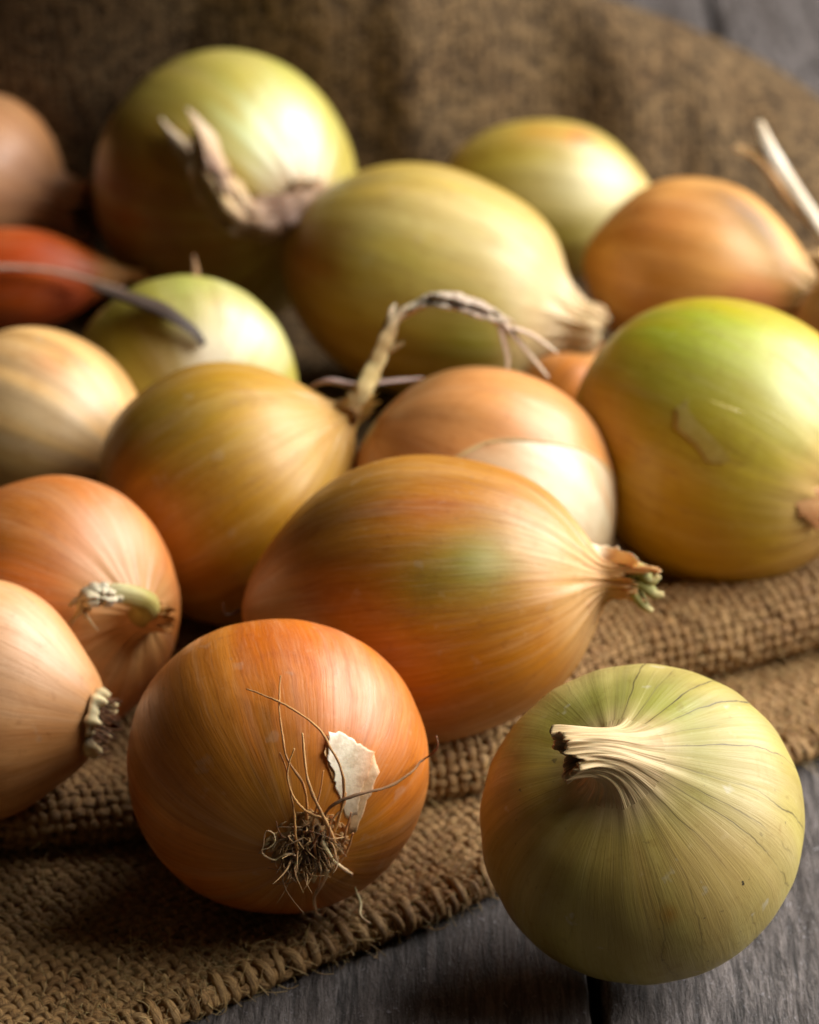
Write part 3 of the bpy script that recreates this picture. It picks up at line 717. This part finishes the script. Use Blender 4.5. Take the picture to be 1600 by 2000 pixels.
flake(C, [(1140, 1060), (1205, 1070), (1240, 1084), (1250, 1104), (1210, 1112), (1160, 1098)], .03, (240, 212, 176), "neck_husk", curl=.1, curl_dir=(1, .2), tint2=(240, 214, 178), seed=9)

# left edge onion: crusty root plate
pole = I.surf(226, 1330); nrm = unit(-I.a); up = unit(UP - nrm * (UP @ nrm)); sd = np.cross(nrm, up)
g = Geo(); na = 120; prof_ = [(1.00, -.06), (.99, .05), (.95, .16), (.86, .22), (.76, .20), (.66, .12), (.5, .10), (.25, .14), (.02, .16)]
V = []; T = []; ph = np.arange(na) / na * 2 * np.pi
lmp = sum(rr.uniform(.5, 1) * np.cos(f * ph + rr.uniform(0, 6)) for f in (3, 5, 7, 11, 16)) / 2.2
for q, (rd, hh_) in enumerate(prof_):
    l2 = np.roll(lmp, q * 5) + 1.6 * np.convolve(rr.normal(size=na + 2), [.3, .4, .3], 'valid')
    for k in range(na):
        rr_ = .92 * rd * (1 + .05 * lmp[k]); hk = hh_ * (1 + .75 * lmp[k] * (q < 5)) + .022 * l2[k]
        V.append(I.c - I.a * I.R * .985 + (up * math.cos(ph[k]) + sd * math.sin(ph[k])) * rr_ + nrm * hk)
        cc_ = lin((240, 222, 168)) * np.clip(.75 + .35 * lmp[k], .3, 1.05) if 1 <= q <= 4 else lin((206, 150, 90)) if q == 0 else lin((104, 74, 46)) * rr.uniform(.5, 1.2)  # cream dimmed between the lumps, crevice shade painted in
        T.append(cc_)
kk = np.arange(len(V)).reshape(-1, na); kr = np.roll(kk, -1, 1)
g.add(np.array(V), [np.stack((kk[:-1], kr[:-1], kr[1:], kk[1:]), -1).reshape(-1, 4)], tint=np.array(T), mer=np.array(V) * .7)
I.add(g, "root_plate", M_ROOT)
g = Geo()
for k in range(90):
    an = rr.uniform(0, 2 * np.pi); rad = .8 * math.sqrt(rr.random())
    p = I.c - I.a * I.R * .98 + (up * math.cos(an) + sd * math.sin(an)) * rad
    q = p + nrm * rr.uniform(.15, .5) + rr.normal(size=3) * .12 - np.array((0, 0, .15))
    tube_geo(g, spline([p, (p + q) / 2 + rr.normal(size=3) * .06, q], 6), np.linspace(.04, .015, 6), 5, 1, True, lin((150, 108, 66)) * rr.uniform(.3, 1.2))
I.add(g, "root_tuft", M_ROOT)["kind"] = "stuff"

# onion behind it: curled neck stub
d0 = H.depth_at(285, 1195)[0]
stalk(H, None, [.34, .36, .33, .30, .26], [(150, 120, 56), (190, 176, 98), (176, 164, 84), (206, 196, 140), (226, 214, 176)], "neck", 14, .9, .12, 2, 36, M_ROOT,
      pos=[at(272, 1206, d0 + .3), at(286, 1180, d0 - .35), at(262, 1166, d0 - .75), at(225, 1160, d0 - .9), at(196, 1164, d0 - .9)])
bundle(H, [at(236, 1160, d0 - .95), at(200, 1160, d0 - 1.05), at(176, 1166, d0 - 1.05), at(162, 1188, d0 - .95), at(164, 1216, d0 - .8)], [.26, .38, .42, .32, .14],
       [(236, 222, 184), (240, 228, 196), (234, 216, 176), (216, 184, 124), (232, 208, 160)], "neck_husk", 6, 5, 36, .5, .35)

# golden onion: pinched neck and tall bent stalk
dn = project(D.V[-1].mean(0))[2]; nx, ny, _ = project(D.V[-1].mean(0))
bundle(D, [at(672, 800, dn + .1), at(702, 776, dn - .3), at(722, 738, dn - .3), at(752, 680, dn - .3), at(780, 622, dn - .2), at(800, 598, dn - .1), at(822, 590, dn)],
       [.34, .32, .27, .27, .31, .30, .20], [(206, 170, 100), (226, 200, 142), (220, 194, 126), (226, 200, 140), (206, 176, 118), (236, 214, 176), (230, 212, 184)], "dried_stalk", 7, 3, 60, .45, .5)
bundle(D, [at(796, 604, dn - .1), at(838, 584, dn - .3), at(890, 588, dn - .5), at(940, 604, dn - .5), at(985, 632, dn - .4), at(1000, 660, dn - .3)],
       [.22, .34, .44, .42, .34, .18], [(230, 210, 174), (240, 226, 200), (222, 200, 174), (210, 184, 160), (220, 198, 170), (200, 166, 130)], "dried_leaf", 5, 4, 50, .35, .3)
for k, pts in enumerate(([(975, 625), (985, 665), (992, 705), (990, 728)], [(985, 630), (1015, 668), (1045, 705), (1072, 738)], [(1000, 640), (1040, 655), (1070, 675), (1090, 690)])):
    stalk(D, None, [.20, .20, .15, .06], [(214, 186, 160), (206, 178, 146), (222, 200, 170)], "dried_leaf", 9, .3, .25, 8 + k, 24, pos=[at(x, y, dn - .35 + .05 * k) for x, y in pts])
stalk(D, None, [.10, .14, .10, .04], [(120, 96, 70), (130, 110, 90), (90, 70, 50)], "dried_stalk", 8, .5, .2, 12, 24, pos=[at(738, 706, dn - .2), at(752, 650, dn), at(768, 608, dn), at(776, 596, dn)])
stalk(D, None, [.10, .20, .22, .16, .16, .05], [(180, 150, 140), (200, 172, 160), (176, 146, 130), (206, 180, 170), (196, 170, 160)], "dried_leaf", 10, .4, .3, 13, 40,
      pos=[at(606, 756, dn + .3), at(640, 744, dn + .1), at(690, 752, dn + .2), at(740, 748, dn + .5), at(790, 742, dn + .9), at(826, 738, dn + 1.2)])
stalk(D, None, [.26, .30, .24, .12], [(150, 112, 56), (170, 130, 70), (120, 84, 40)], "neck_husk", 12, .7, .3, 14, 24, pos=[at(650, 800, dn + .1), at(676, 792, dn - .2), at(694, 800, dn - .3), at(690, 826, dn - .2)])

# torn outer skin of the onion behind the amber one
def shell(on, pts, keep, lift, name, m, edge_col, seed=0, jag=.05, dark=1.0):
    """outer layer of skin over the side of a tear line (given as visible points) that holds the point keep"""
    r = np.random.default_rng(seed)
    P = np.array([on.surf(*p) for p in pts]) - on.c
    nrm = unit(np.linalg.svd(P - P.mean(0))[2][2]); off = P.mean(0) @ nrm
    k0 = on.surf(*keep) - on.c
    if k0 @ nrm < off: nrm, off = -nrm, -off
    D = ((on.V - on.c) @ nrm - off) / on.R
    D = D + jag * sum(r.normal() * np.cos(k * on.PH + r.uniform(0, 6)) / k ** .5 for k in (3, 5, 9, 14, 22)) / 2
    out = on.V - on.c; out /= np.linalg.norm(out, axis=-1)[..., None]
    V = on.V + out * lift; nphi, nt = on.nphi, on.nt
    # pull the first row outside the tear back on to the tear line so that the edge runs smoothly
    G = np.gradient(D, axis=0)
    mk = D > 0
    k = np.arange(nt * nphi).reshape(nt, nphi); kr = np.roll(k, -1, 1)
    q = np.stack((k[:-1], kr[:-1], kr[1:], k[1:]), -1).reshape(-1, 4)
    Df = D.ravel(); q = q[(Df[q] > 0).sum(1) >= 2]
    nh = nrm
    push = np.clip(-D, 0, .06) * on.R
    V = V + np.where((D < 0) & (D > -.08), push, 0)[..., None] * nh
    e = smooth(.035, .0, D)[..., None] if False else (1 - smooth(.0, .03, D))[..., None]
    T = on.T * dark * (1 - e) + lin(edge_col) * e  # pale rim colour paints the lit edge of the torn skin
    mer = np.stack((np.cos(on.PH), np.sin(on.PH), on.ZZ), -1)
    use = np.unique(q); mp = -np.ones(nt * nphi, int); mp[use] = np.arange(len(use))
    g = Geo(); g.add(V.reshape(-1, 3)[use], [mp[q]], tint=T.reshape(-1, 3)[use], mer=mer.reshape(-1, 3)[use])
    return on.add(g, name, m, .02)
E.T = np.broadcast_to(lin((206, 142, 80)), E.T.shape) * (1 + .12 * np.sin(9 * E.PH) * np.sin(4 * E.PH + 1))[..., None]
shell(E, [(850, 905), (905, 880), (960, 864), (1040, 858), (1090, 860), (1150, 872)], (930, 760), .016, "outer_skin", M_SKIN_L, (222, 214, 160), 6, .05)
# green-topped onion: torn brown skin scrap and dry neck scraps
flake(Fo, [(1316, 800), (1345, 778), (1390, 782), (1440, 800), (1500, 830), (1530, 870), (1490, 900), (1430, 912), (1380, 905), (1360, 872), (1318, 835)], -.012, (158, 136, 78), "loose_skin", M_SKIN_L, 9, .05, (-1, .4), (170, 150, 96), 7, blend=.55, jag=5)
flake(Fo, [(1530, 960), (1570, 950), (1610, 960), (1620, 1010), (1595, 1035), (1560, 1000)], .05, (206, 150, 96), "neck_husk", None, 6, .2, (.4, .8), (180, 120, 70), 8)

# middle onion: papery fold on its nose
flake(K, [(1080, 560), (1120, 580), (1150, 620), (1158, 650), (1130, 660), (1095, 640), (1070, 600)], .04, (232, 214, 180), "neck_husk", None, 6, .04, (1, .3), (226, 196, 150), 12)

# back left onion: dry stalk curling over its face
dj = J.depth_at(600, 395)[0]
bundle(J, [at(628, 372, dj + .1), at(590, 404, dj - .7), at(535, 426, dj - 1.1), at(470, 424, dj - 1.3), at(425, 385, dj - 1.3), at(398, 330, dj - 1.2), at(372, 270, dj - 1.0), at(345, 232, dj - .9)],
       [.50, .58, .56, .58, .64, .64, .54, .32], [(160, 124, 80), (164, 132, 104), (146, 112, 92), (170, 138, 104), (206, 176, 124), (200, 166, 122), (222, 196, 158), (230, 208, 180)], "dried_stalk", 13, 21, 60, .62, .38)
bundle(J, [at(470, 425, dj - 1.5), at(430, 350, dj - 1.6), at(405, 290, dj - 1.5), at(385, 235, dj - 1.3)], [.26, .34, .32, .18], [(220, 190, 142), (160, 126, 104), (214, 180, 136)], "dried_leaf", 4, 22, 40, .5, .3)
flake(J, [(575, 370), (620, 345), (650, 370), (640, 400), (600, 412)], .08, (150, 116, 72), "neck_husk", None, 5, .2, (.2, -1), (120, 90, 60), 14)

# peach onion: nothing more than its neck; the tan one behind it has the tall stalk
dq = Nn.d
stalk(Nn, None, [.36, .32, .30, .32, .34, .18], [(186, 150, 100), (206, 190, 160), (226, 216, 194), (210, 196, 170), (228, 218, 198), (206, 186, 150)], "dried_stalk", 12, .6, .2, 31, 50,
      pos=[at(1690, 560, dq - .2), at(1640, 500, dq + .3), at(1598, 440, dq + .6), at(1550, 370, dq + .8), at(1510, 305, dq + 1.0), at(1482, 238, dq + 1.2)])
stalk(Nn, None, [.3, .5, .6, .42, .16], [(170, 124, 66), (176, 130, 70), (190, 146, 90), (206, 166, 110)], "dried_leaf", 10, .35, .3, 32, 40,
      pos=[at(1590, 440, dq + .8), at(1540, 375, dq + 1.0), at(1500, 320, dq + 1.1), at(1462, 296, dq + 1.2), at(1434, 288, dq + 1.2)])
stalk(M, None, [.26, .30, .26, .14], [(110, 100, 48), (140, 124, 64), (96, 84, 40), (70, 56, 30)], "neck_stub", 10, .8, .2, 33, 20, M_ROOT,
      pos=[at(1552, 560, M.d - .6), at(1580, 552, M.d - .7), at(1606, 545, M.d - .7), at(1630, 545, M.d - .7)])
stalk(P_, None, [.10, .12, .05], [(140, 110, 60), (160, 120, 70), (150, 110, 64)], "neck_stub", 7, .8, .2, 34, 16, pos=[at(384, 566, P_.d + 1.2), at(382, 525, P_.d + 1.3), at(378, 498, P_.d + 1.4)])
# shallot tip
stalk(O, None, [.26, .30, .22, .10], [(214, 170, 110), (226, 180, 120), (200, 130, 74)], "neck_stub", 10, .7, .25, 35, 20,
      pos=[at(212, 545, O.d - .3), at(245, 540, O.d - .4), at(275, 545, O.d - .4), at(302, 548, O.d - .3)])

# a loose stalk lying over the shallot and the small green onion
ls = empty("dried_stalk", at(200, 545, O.d - 2.2), "thin grey dry stalk lying across the red shallot and the small green onion", "dried stalk")
do, dp = O.d, P_.depth_at(385, 650)[0]
P = spline([at(-60, 522, do - 2.15), at(30, 522, do - 2.2), at(110, 530, do - 2.2), at(180, 548, do - 2.0), at(240, 580, dp - .5 + 1.0), at(310, 605, dp - .3 + .3), at(350, 628, dp - .35), at(385, 655, dp - .3), at(398, 675, dp - .25)], 70)
k = np.linspace(0, 1, 70)
g = Geo(); tube_geo(g, P, np.interp(k, [0, .3, .45, .6, .75, .88, 1], [.14, .15, .13, .17, .18, .34, .12]), 10, .5, True,
                    np.stack([np.interp(k, [0, .35, .5, .6, .75, 1], np.array([lin(c) for c in ((214, 184, 160), (206, 176, 150), (80, 60, 48), (96, 78, 66), (80, 62, 50), (60, 46, 36))])[:, i]) for i in range(3)], -1), .45, 3)
g.build("stem", M_PAPER, ls, at(200, 545, O.d - 2.2))

# ------------------------------------------------------------------ burlap sack
PIT = .31
sack_base = on_z(600, 1700, 0)
sack = empty("burlap_sack", sack_base, "coarse brown burlap sack spread under the onions and bunched up behind them", "sack")
KB = np.array([(o.base[0], o.base[1], o.base[2]) for o in ONIONS if o is not B and o is not A])
def support(x, y):
    x = np.asarray(x, float); y = np.asarray(y, float)
    num = np.zeros_like(x); den = np.zeros_like(x) + 1e-6; num += 1e-6
    for kx, ky, kz in KB:
        w = np.exp(-((x - kx) ** 2 + (y - ky) ** 2) / (2 * 3.2 ** 2)) + 1e-7
        num += w * kz; den += w
    return num / den + .08 * np.sin(x * .9 + 1) * np.sin(y * .7)
def clip_onions(x, y, z, gap=.12, skip=()):
    for o in ONIONS:
        if o in skip: continue
        e = np.hypot(x - o.c[0], y - o.c[1]) / (o.R * 1.0)
        inside = e < 1
        zl = o.c[2] - (o.c[2] - o.base[2]) * np.sqrt(np.maximum(1 - e ** 2, 0)) - gap
        z = np.where(inside & (z > zl), zl, z)
    return z

def weave(name, S, pit, label=None, hw=.148, hh=.100, sides=6, seed=0):
    """plain-weave yarns on the surface grid S[iu, iv] (step pit/4 both ways)"""
    nu, nv = S.shape[:2]
    du = np.gradient(S, axis=0); dv = np.gradient(S, axis=1)
    Nn_ = np.cross(du, dv); Nn_ /= np.linalg.norm(Nn_, axis=-1)[..., None] + 1e-9
    r = np.random.default_rng(seed); g = Geo()
    ph = np.arange(sides) / sides * 2 * np.pi
    amp = .080
    def run(P, N, sign, rnd):
        n = len(P); k = np.arange(n)
        P = P + N * (sign * amp * np.cos(k * np.pi / 4) * (1 + .5 * np.convolve(r.normal(size=n + 6), np.ones(7) / 7, 'valid')))[:, None]
        T = np.gradient(P, axis=0); T /= np.linalg.norm(T, axis=1)[:, None] + 1e-9
        Bn = np.cross(T, N); Bn /= np.linalg.norm(Bn, axis=1)[:, None] + 1e-9
        N2 = np.cross(Bn, T)
        jit = np.convolve(r.normal(size=n + 6), np.ones(7) / 7, 'valid') * .085 + np.convolve(r.normal(size=n + 40), np.hanning(41) / 20, 'valid') * .10
        wv = np.clip(.92 + .55 * np.convolve(r.normal(size=n + 8), np.ones(9) / 9, 'valid') + (rnd - .5) * .35, .5, 1.4)
        P = P + Bn * jit[:, None]
        w = hw * wv; h = hh * (.85 + .15 * wv)
        V = P[:, None] + (w[:, None] * np.cos(ph))[..., None] * Bn[:, None] + (h[:, None] * np.sin(ph))[..., None] * N2[:, None]
        s = np.concatenate(([0], np.cumsum(np.linalg.norm(np.diff(P, axis=0), axis=1)))) / pit
        tw = ph[None] + s[:, None] * 1.1
        fib = np.stack(np.broadcast_arrays(s[:, None] + rnd * 37, np.cos(tw), np.sin(tw)), -1).reshape(-1, 3)
        i = np.arange(n - 1)[:, None] * sides; j = np.arange(sides)[None]; j2 = (j + 1) % sides
        q = np.stack((i + j, i + j2, i + sides + j2, i + sides + j), -1).reshape(-1, 4)
        lr = np.clip(rnd + .35 * np.convolve(r.normal(size=n + 10), np.ones(11) / 11, 'valid'), 0, 1)
        g.add(V.reshape(-1, 3), [q], fib=fib, rnd=np.repeat(lr, sides))
    for a in range(0, nu, 4): run(S[a], Nn_[a], 1 if (a // 4) % 2 else -1, r.random())
    for b_ in range(0, nv, 4): run(S[:, b_], Nn_[:, b_], -1 if (b_ // 4) % 2 else 1, r.random())
    o = g.build(name, M_YARN, sack, sack_base); o["kind"] = "stuff"
    return o, Nn_

def line_frame(pts):
    P = np.array(pts)[:, :2]; e = unit(P[-1] - P[0]); n = np.array((-e[1], e[0]))
    u = (P - P[0]) @ e; v = (P - P[0]) @ n
    o = np.argsort(u); return P[0], e, n, u[o], v[o]

def sheet(pts, u0, u1, prof, length, post):
    O_, e, n, cu, cv = line_frame(pts)
    us = np.arange(u0, u1, PIT / 4); S = []
    ker = np.hanning(41); ker /= ker.sum()
    v0 = np.interp(us, cu, cv); v0 = np.convolve(np.pad(v0, 20, mode='edge'), ker, 'valid')
    arc = np.arange(0, length, PIT / 4)
    for u, vv in zip(us, v0):
        pr = np.array(prof(u)); pr = spline(np.c_[pr, np.zeros(len(pr))], 260)[:, :2]
        xy = O_ + e * u + n * (vv + pr[:, 0])[:, None]
        z = post(xy[:, 0], xy[:, 1], pr[:, 1], pr[:, 0])
        P = np.c_[xy, z]
        s = np.concatenate(([0], np.cumsum(np.linalg.norm(np.diff(P, axis=0), axis=1))))
        S.append(np.stack([np.interp(arc, s, P[:, i]) for i in range(3)], -1))
    S = np.array(S)
    for _ in range(2):
        S[1:-1] = (S[:-2] + 2 * S[1:-1] + S[2:]) / 4
    return S

hem_px = [(-330, 2290), (0, 2140), (330, 2000), (600, 1886), (850, 1792), (960, 1738), (1150, 1640), (1400, 1536), (1620, 1462), (1800, 1410)]
fold_px = [(-250, 1690), (0, 1662), (250, 1640), (560, 1610), (840, 1562), (960, 1545), (1100, 1440), (1250, 1345), (1430, 1312), (1600, 1266), (1800, 1220)]
hem = [on_z(x, y, .2) for x, y in hem_px]; fold = [on_z(x, y, .75) for x, y in fold_px]

def low_prof(u):
    return [(1.1, .06), (.5, .07), (.12, .10), (-.02, .26), (.12, .44), (.5, .50), (1.2, .42), (3, .38), (6, .40), (10, .40), (17, .40)]
def low_post(x, y, z, v):
    z = z + (.05 * np.sin(x * .8) * np.sin(y * .6 + 1)) * smooth(.6, 2.5, v)
    z = np.maximum(z, .05)
    return clip_onions(x, y, z, .10, skip=tuple(o for o in ONIONS if o is not A and o is not I))
SL = sheet(hem, -5, 36, low_prof, 16.5, low_post)
_, NL = weave("woven_front_layer", SL, PIT, seed=1)

def up_prof(u):
    s = .80 + .65 * smooth(11, 19, u) - .05 * math.sin(u * .8)
    return [(2.6, .56), (.7 * s, .60), (.12, .72 + .1 * s), (-.05, .95 + .35 * s), (.35 * s, 1.0 + .9 * s), (1.1 * s, 1.08 + 1.0 * s), (2.0 * s, 1.1 + .80 * s), (3.2, 1.35), (5, 1.2), (8, 1.2), (14, 1.2)]
def up_post(x, y, z, v):
    t = smooth(2.0, 4.5, v)
    z2 = z * (1 - t) + np.maximum(support(x, y) + .02, .8) * t
    z3 = clip_onions(x, y, z2, .10, skip=(B,))
    return np.where(v > -.1, np.maximum(z3, .55), z2)
SU = sheet(fold, -3, 34, up_prof, 15.0, up_post)
_, NU_ = weave("woven_upper_layer", SU, PIT, seed=2)

g = Geo(); O_, e, n, cu, cv = line_frame(hem); us = np.cumsum(np.random.default_rng(3).uniform(.26, .62, 90)) - 4.5
ker = np.hanning(41); ker /= ker.sum(); uf = np.arange(-8, 40, PIT / 4); vf = np.convolve(np.pad(np.interp(uf, cu, cv), 20, mode='edge'), ker, 'valid')
r = np.random.default_rng(12)
for i, u in enumerate(us):
    v0 = np.interp(u, uf, vf); sl = .14 * (1 if i % 2 else -1) + r.normal() * .12; top = .62 + r.normal() * .03 + (.05 if i % 2 else 0); ln = (.75 if i % 2 else .5) + r.normal() * .06
    pp = [(ln, .50, sl), (ln * .6, top, sl * .7), (.16, .60, sl * .3), (-.10, .36, 0), (-.02, .14, -sl * .4), (.3, .05, -sl * .6)]
    xy = [O_ + e * (u + q[2]) + n * (v0 + q[0]) for q in pp]
    P = spline([(a[0], a[1], q[1]) for a, q in zip(xy, pp)], 18); n_ = len(P); R = r.uniform(.085, .15) * np.interp(np.linspace(0, 1, n_), [0, .2, .5, .8, 1], [.55, 1, 1.1, 1, .6])
    T_, N_, B_ = frames(P); ph = np.arange(8) / 8 * 2 * np.pi
    V = P[:, None] + R[:, None, None] * (np.cos(ph)[None, :, None] * N_[:, None] + np.sin(ph)[None, :, None] * B_[:, None])
    k = np.arange(n_ * 8).reshape(n_, 8); kr = np.roll(k, -1, 1); s_ = np.linspace(0, 1.6, n_)[:, None] / PIT; tw = ph[None] + s_ * .7
    fib = np.stack(np.broadcast_arrays(s_ + r.random() * 40, np.cos(tw) * 1.3, np.sin(tw) * 1.3), -1).reshape(-1, 3)
    g.add(V.reshape(-1, 3), [np.stack((k[:-1], kr[:-1], kr[1:], k[1:]), -1).reshape(-1, 4)], fib=fib, rnd=np.full(n_ * 8, r.random() * .9))
g.build("selvage_stitches", M_YARN, sack, sack_base)["kind"] = "stuff"

# dark closing sheet added under the yarns, so that no light leaks through
def backing(S, N, off, name, step=2):
    g = Geo(); P = (S - N * off)[::step, ::step]; n, m_ = P.shape[:2]
    k = np.arange(n * m_).reshape(n, m_)
    uvw = np.stack(np.meshgrid(np.arange(n) * PIT / 4 * step, np.arange(m_) * PIT / 4 * step, indexing='ij') + [np.zeros((n, m_))], -1)
    g.add(P.reshape(-1, 3), [np.stack((k[:-1, :-1], k[1:, :-1], k[1:, 1:], k[:-1, 1:]), -1).reshape(-1, 4)], uvw=uvw.reshape(-1, 3))
    return g.build(name, M_SHEET, sack, sack_base)
sgn = 1 if NL[NL.shape[0] // 2, 150, 2] > 0 else -1
backing(SL, NL * sgn, .05, "front_layer_closing_sheet"); backing(SU, NU_ * sgn, .05, "upper_layer_closing_sheet")

# rest of the sack: floor under the onions and the bunched back wall
YRF = lambda x: J.c[1] + 3.0 + 10.0 * smooth(-14, 17, np.asarray(x, float)) - 3.0 * (1 - smooth(-12, 6, np.asarray(x, float)))  # left side made to overhang so that the back wall stays dark
ridge_px = [(-500, -160), (-200, -190), (0, -200), (300, -190), (600, -170), (900, -100), (1050, -55), (1190, 0), (1300, 40), (1420, 88), (1520, 140), (1600, 198), (1700, 290), (1800, 400), (2000, 640)]
rx, rz = [], []
for x, y in ridge_px:
    yy = J.c[1] + 8
    for _ in range(12): p = on_y(x, y, yy); yy = float(YRF(p[0]))
    rx.append(p[0]); rz.append(p[2])
xs = np.arange(-24, 27, .28); tt = np.concatenate((np.linspace(0, 1, 60), np.linspace(1, 2.0, 130)[1:], np.linspace(2.0, 2.6, 24)[1:]))
O_, e, n_, cu, cv = line_frame(fold)
foldy = np.interp(xs, [p[0] for p in fold], [p[1] for p in fold])
foot = J.c[1] + 5.6 - 2.4 * smooth(-12, 14, xs)
V = []; uvw = []
rzx = np.maximum(np.interp(xs, rx, rz), .6)
r = np.random.default_rng(77)
for i, x in enumerate(xs):
    YR = float(YRF(x))
    y0 = foldy[i] + 6.0; yf = foot[i] + .8 * math.sin(x * .5) ; zr = rzx[i]
    s_acc = 0
    for t in tt:
        if t <= 1:
            y = y0 + (yf - y0) * t; z = max(float(support(x, y)), .8) - .12
            if t > .6: pass
        elif t <= 2:
            f = t - 1; y = yf + (YR - yf) * (f ** (.85 + 1.2 * (1 - float(smooth(-12, 6, x)))))
            zb = max(float(support(x, yf)), .8) - .12
            z = zb + (zr - zb) * (smooth(0, 1, f) * .55 + .45 * math.sin(f * math.pi / 2))
            w = math.sin(f * math.pi) ** .7
            fo = .55 * math.sin(x * .47 + 1.6 * f + .6 + .8 * math.sin(x * .21)) + .30 * math.sin(x * .93 - 2.4 * f + 2.0) + .16 * math.sin(x * 1.7 + 3 * f + math.sin(x * .6))
            y -= w * fo * .85; z += w * fo * .35
        else:
            f = (t - 2) / .6; y = YR + 5 * f; z = zr * (1 - f ** 2 * .98)
        V.append((x, y, z))
V = np.array(V).reshape(len(xs), len(tt), 3)
sel = tt <= 1.15
V[:, sel, 2] = np.maximum(clip_onions(V[:, sel, 0], V[:, sel, 1], V[:, sel, 2], .06, skip=(A, B)), .2)
seg = np.concatenate((np.zeros((len(xs), 1)), np.cumsum(np.linalg.norm(np.diff(V, axis=1), axis=2), axis=1)), 1)
uvw = np.stack((np.repeat(xs[:, None], len(tt), 1), seg, 0 * seg), -1)
k = np.arange(len(xs) * len(tt)).reshape(len(xs), len(tt))
g = Geo(); g.add(V.reshape(-1, 3), [np.stack((k[:-1, :-1], k[1:, :-1], k[1:, 1:], k[:-1, 1:]), -1).reshape(-1, 4)], uvw=uvw.reshape(-1, 3))
g.build("bunched_back", M_SHEET, sack, sack_base)

# loose jute fibres standing off the cloth
def fuzz(name, S, N, count, seed, weight, lmin, lmax, rad=.009):
    r = np.random.default_rng(seed); g = Geo(); nu, nv = S.shape[:2]; made = 0
    sides = 3; ph = np.arange(3) / 3 * 2 * np.pi
    while made < count:
        a = r.integers(1, nu - 1); b_ = r.integers(1, nv - 1)
        if r.random() > weight(a / nu, b_ * PIT / 4): continue
        made += 1
        p = S[a, b_] + N[a, b_] * .08; nn = N[a, b_]; t = unit(r.normal(size=3)); t = t - nn * (t @ nn) * .4
        L = r.uniform(lmin, lmax); c1 = p + t * L * .4 + nn * L * r.uniform(.03, .28); c2 = p + t * L * .8 + nn * L * r.uniform(-.08, .35) + r.normal(size=3) * .08
        tube_geo(g, spline([p, c1, c2], 6), rad * r.uniform(.6, 1.5), 3, 1, False, lin((206, 174, 116)) * r.uniform(.45, 1.2))
    o = g.build(name, M_ROOT, sack, sack_base); o["kind"] = "stuff"
fuzz("loose_fibres", SL, NL * sgn, 9000, 3, lambda a, v: .12 + .9 * math.exp(-((v - 1.6) / .9) ** 2) + (.25 if v < 9 else 0), .3, 1.1)
fuzz("loose_fibres", SU, NU_ * sgn, 1800, 4, lambda a, v: .8 if 1.5 < v < 8 else .1, .2, .6)
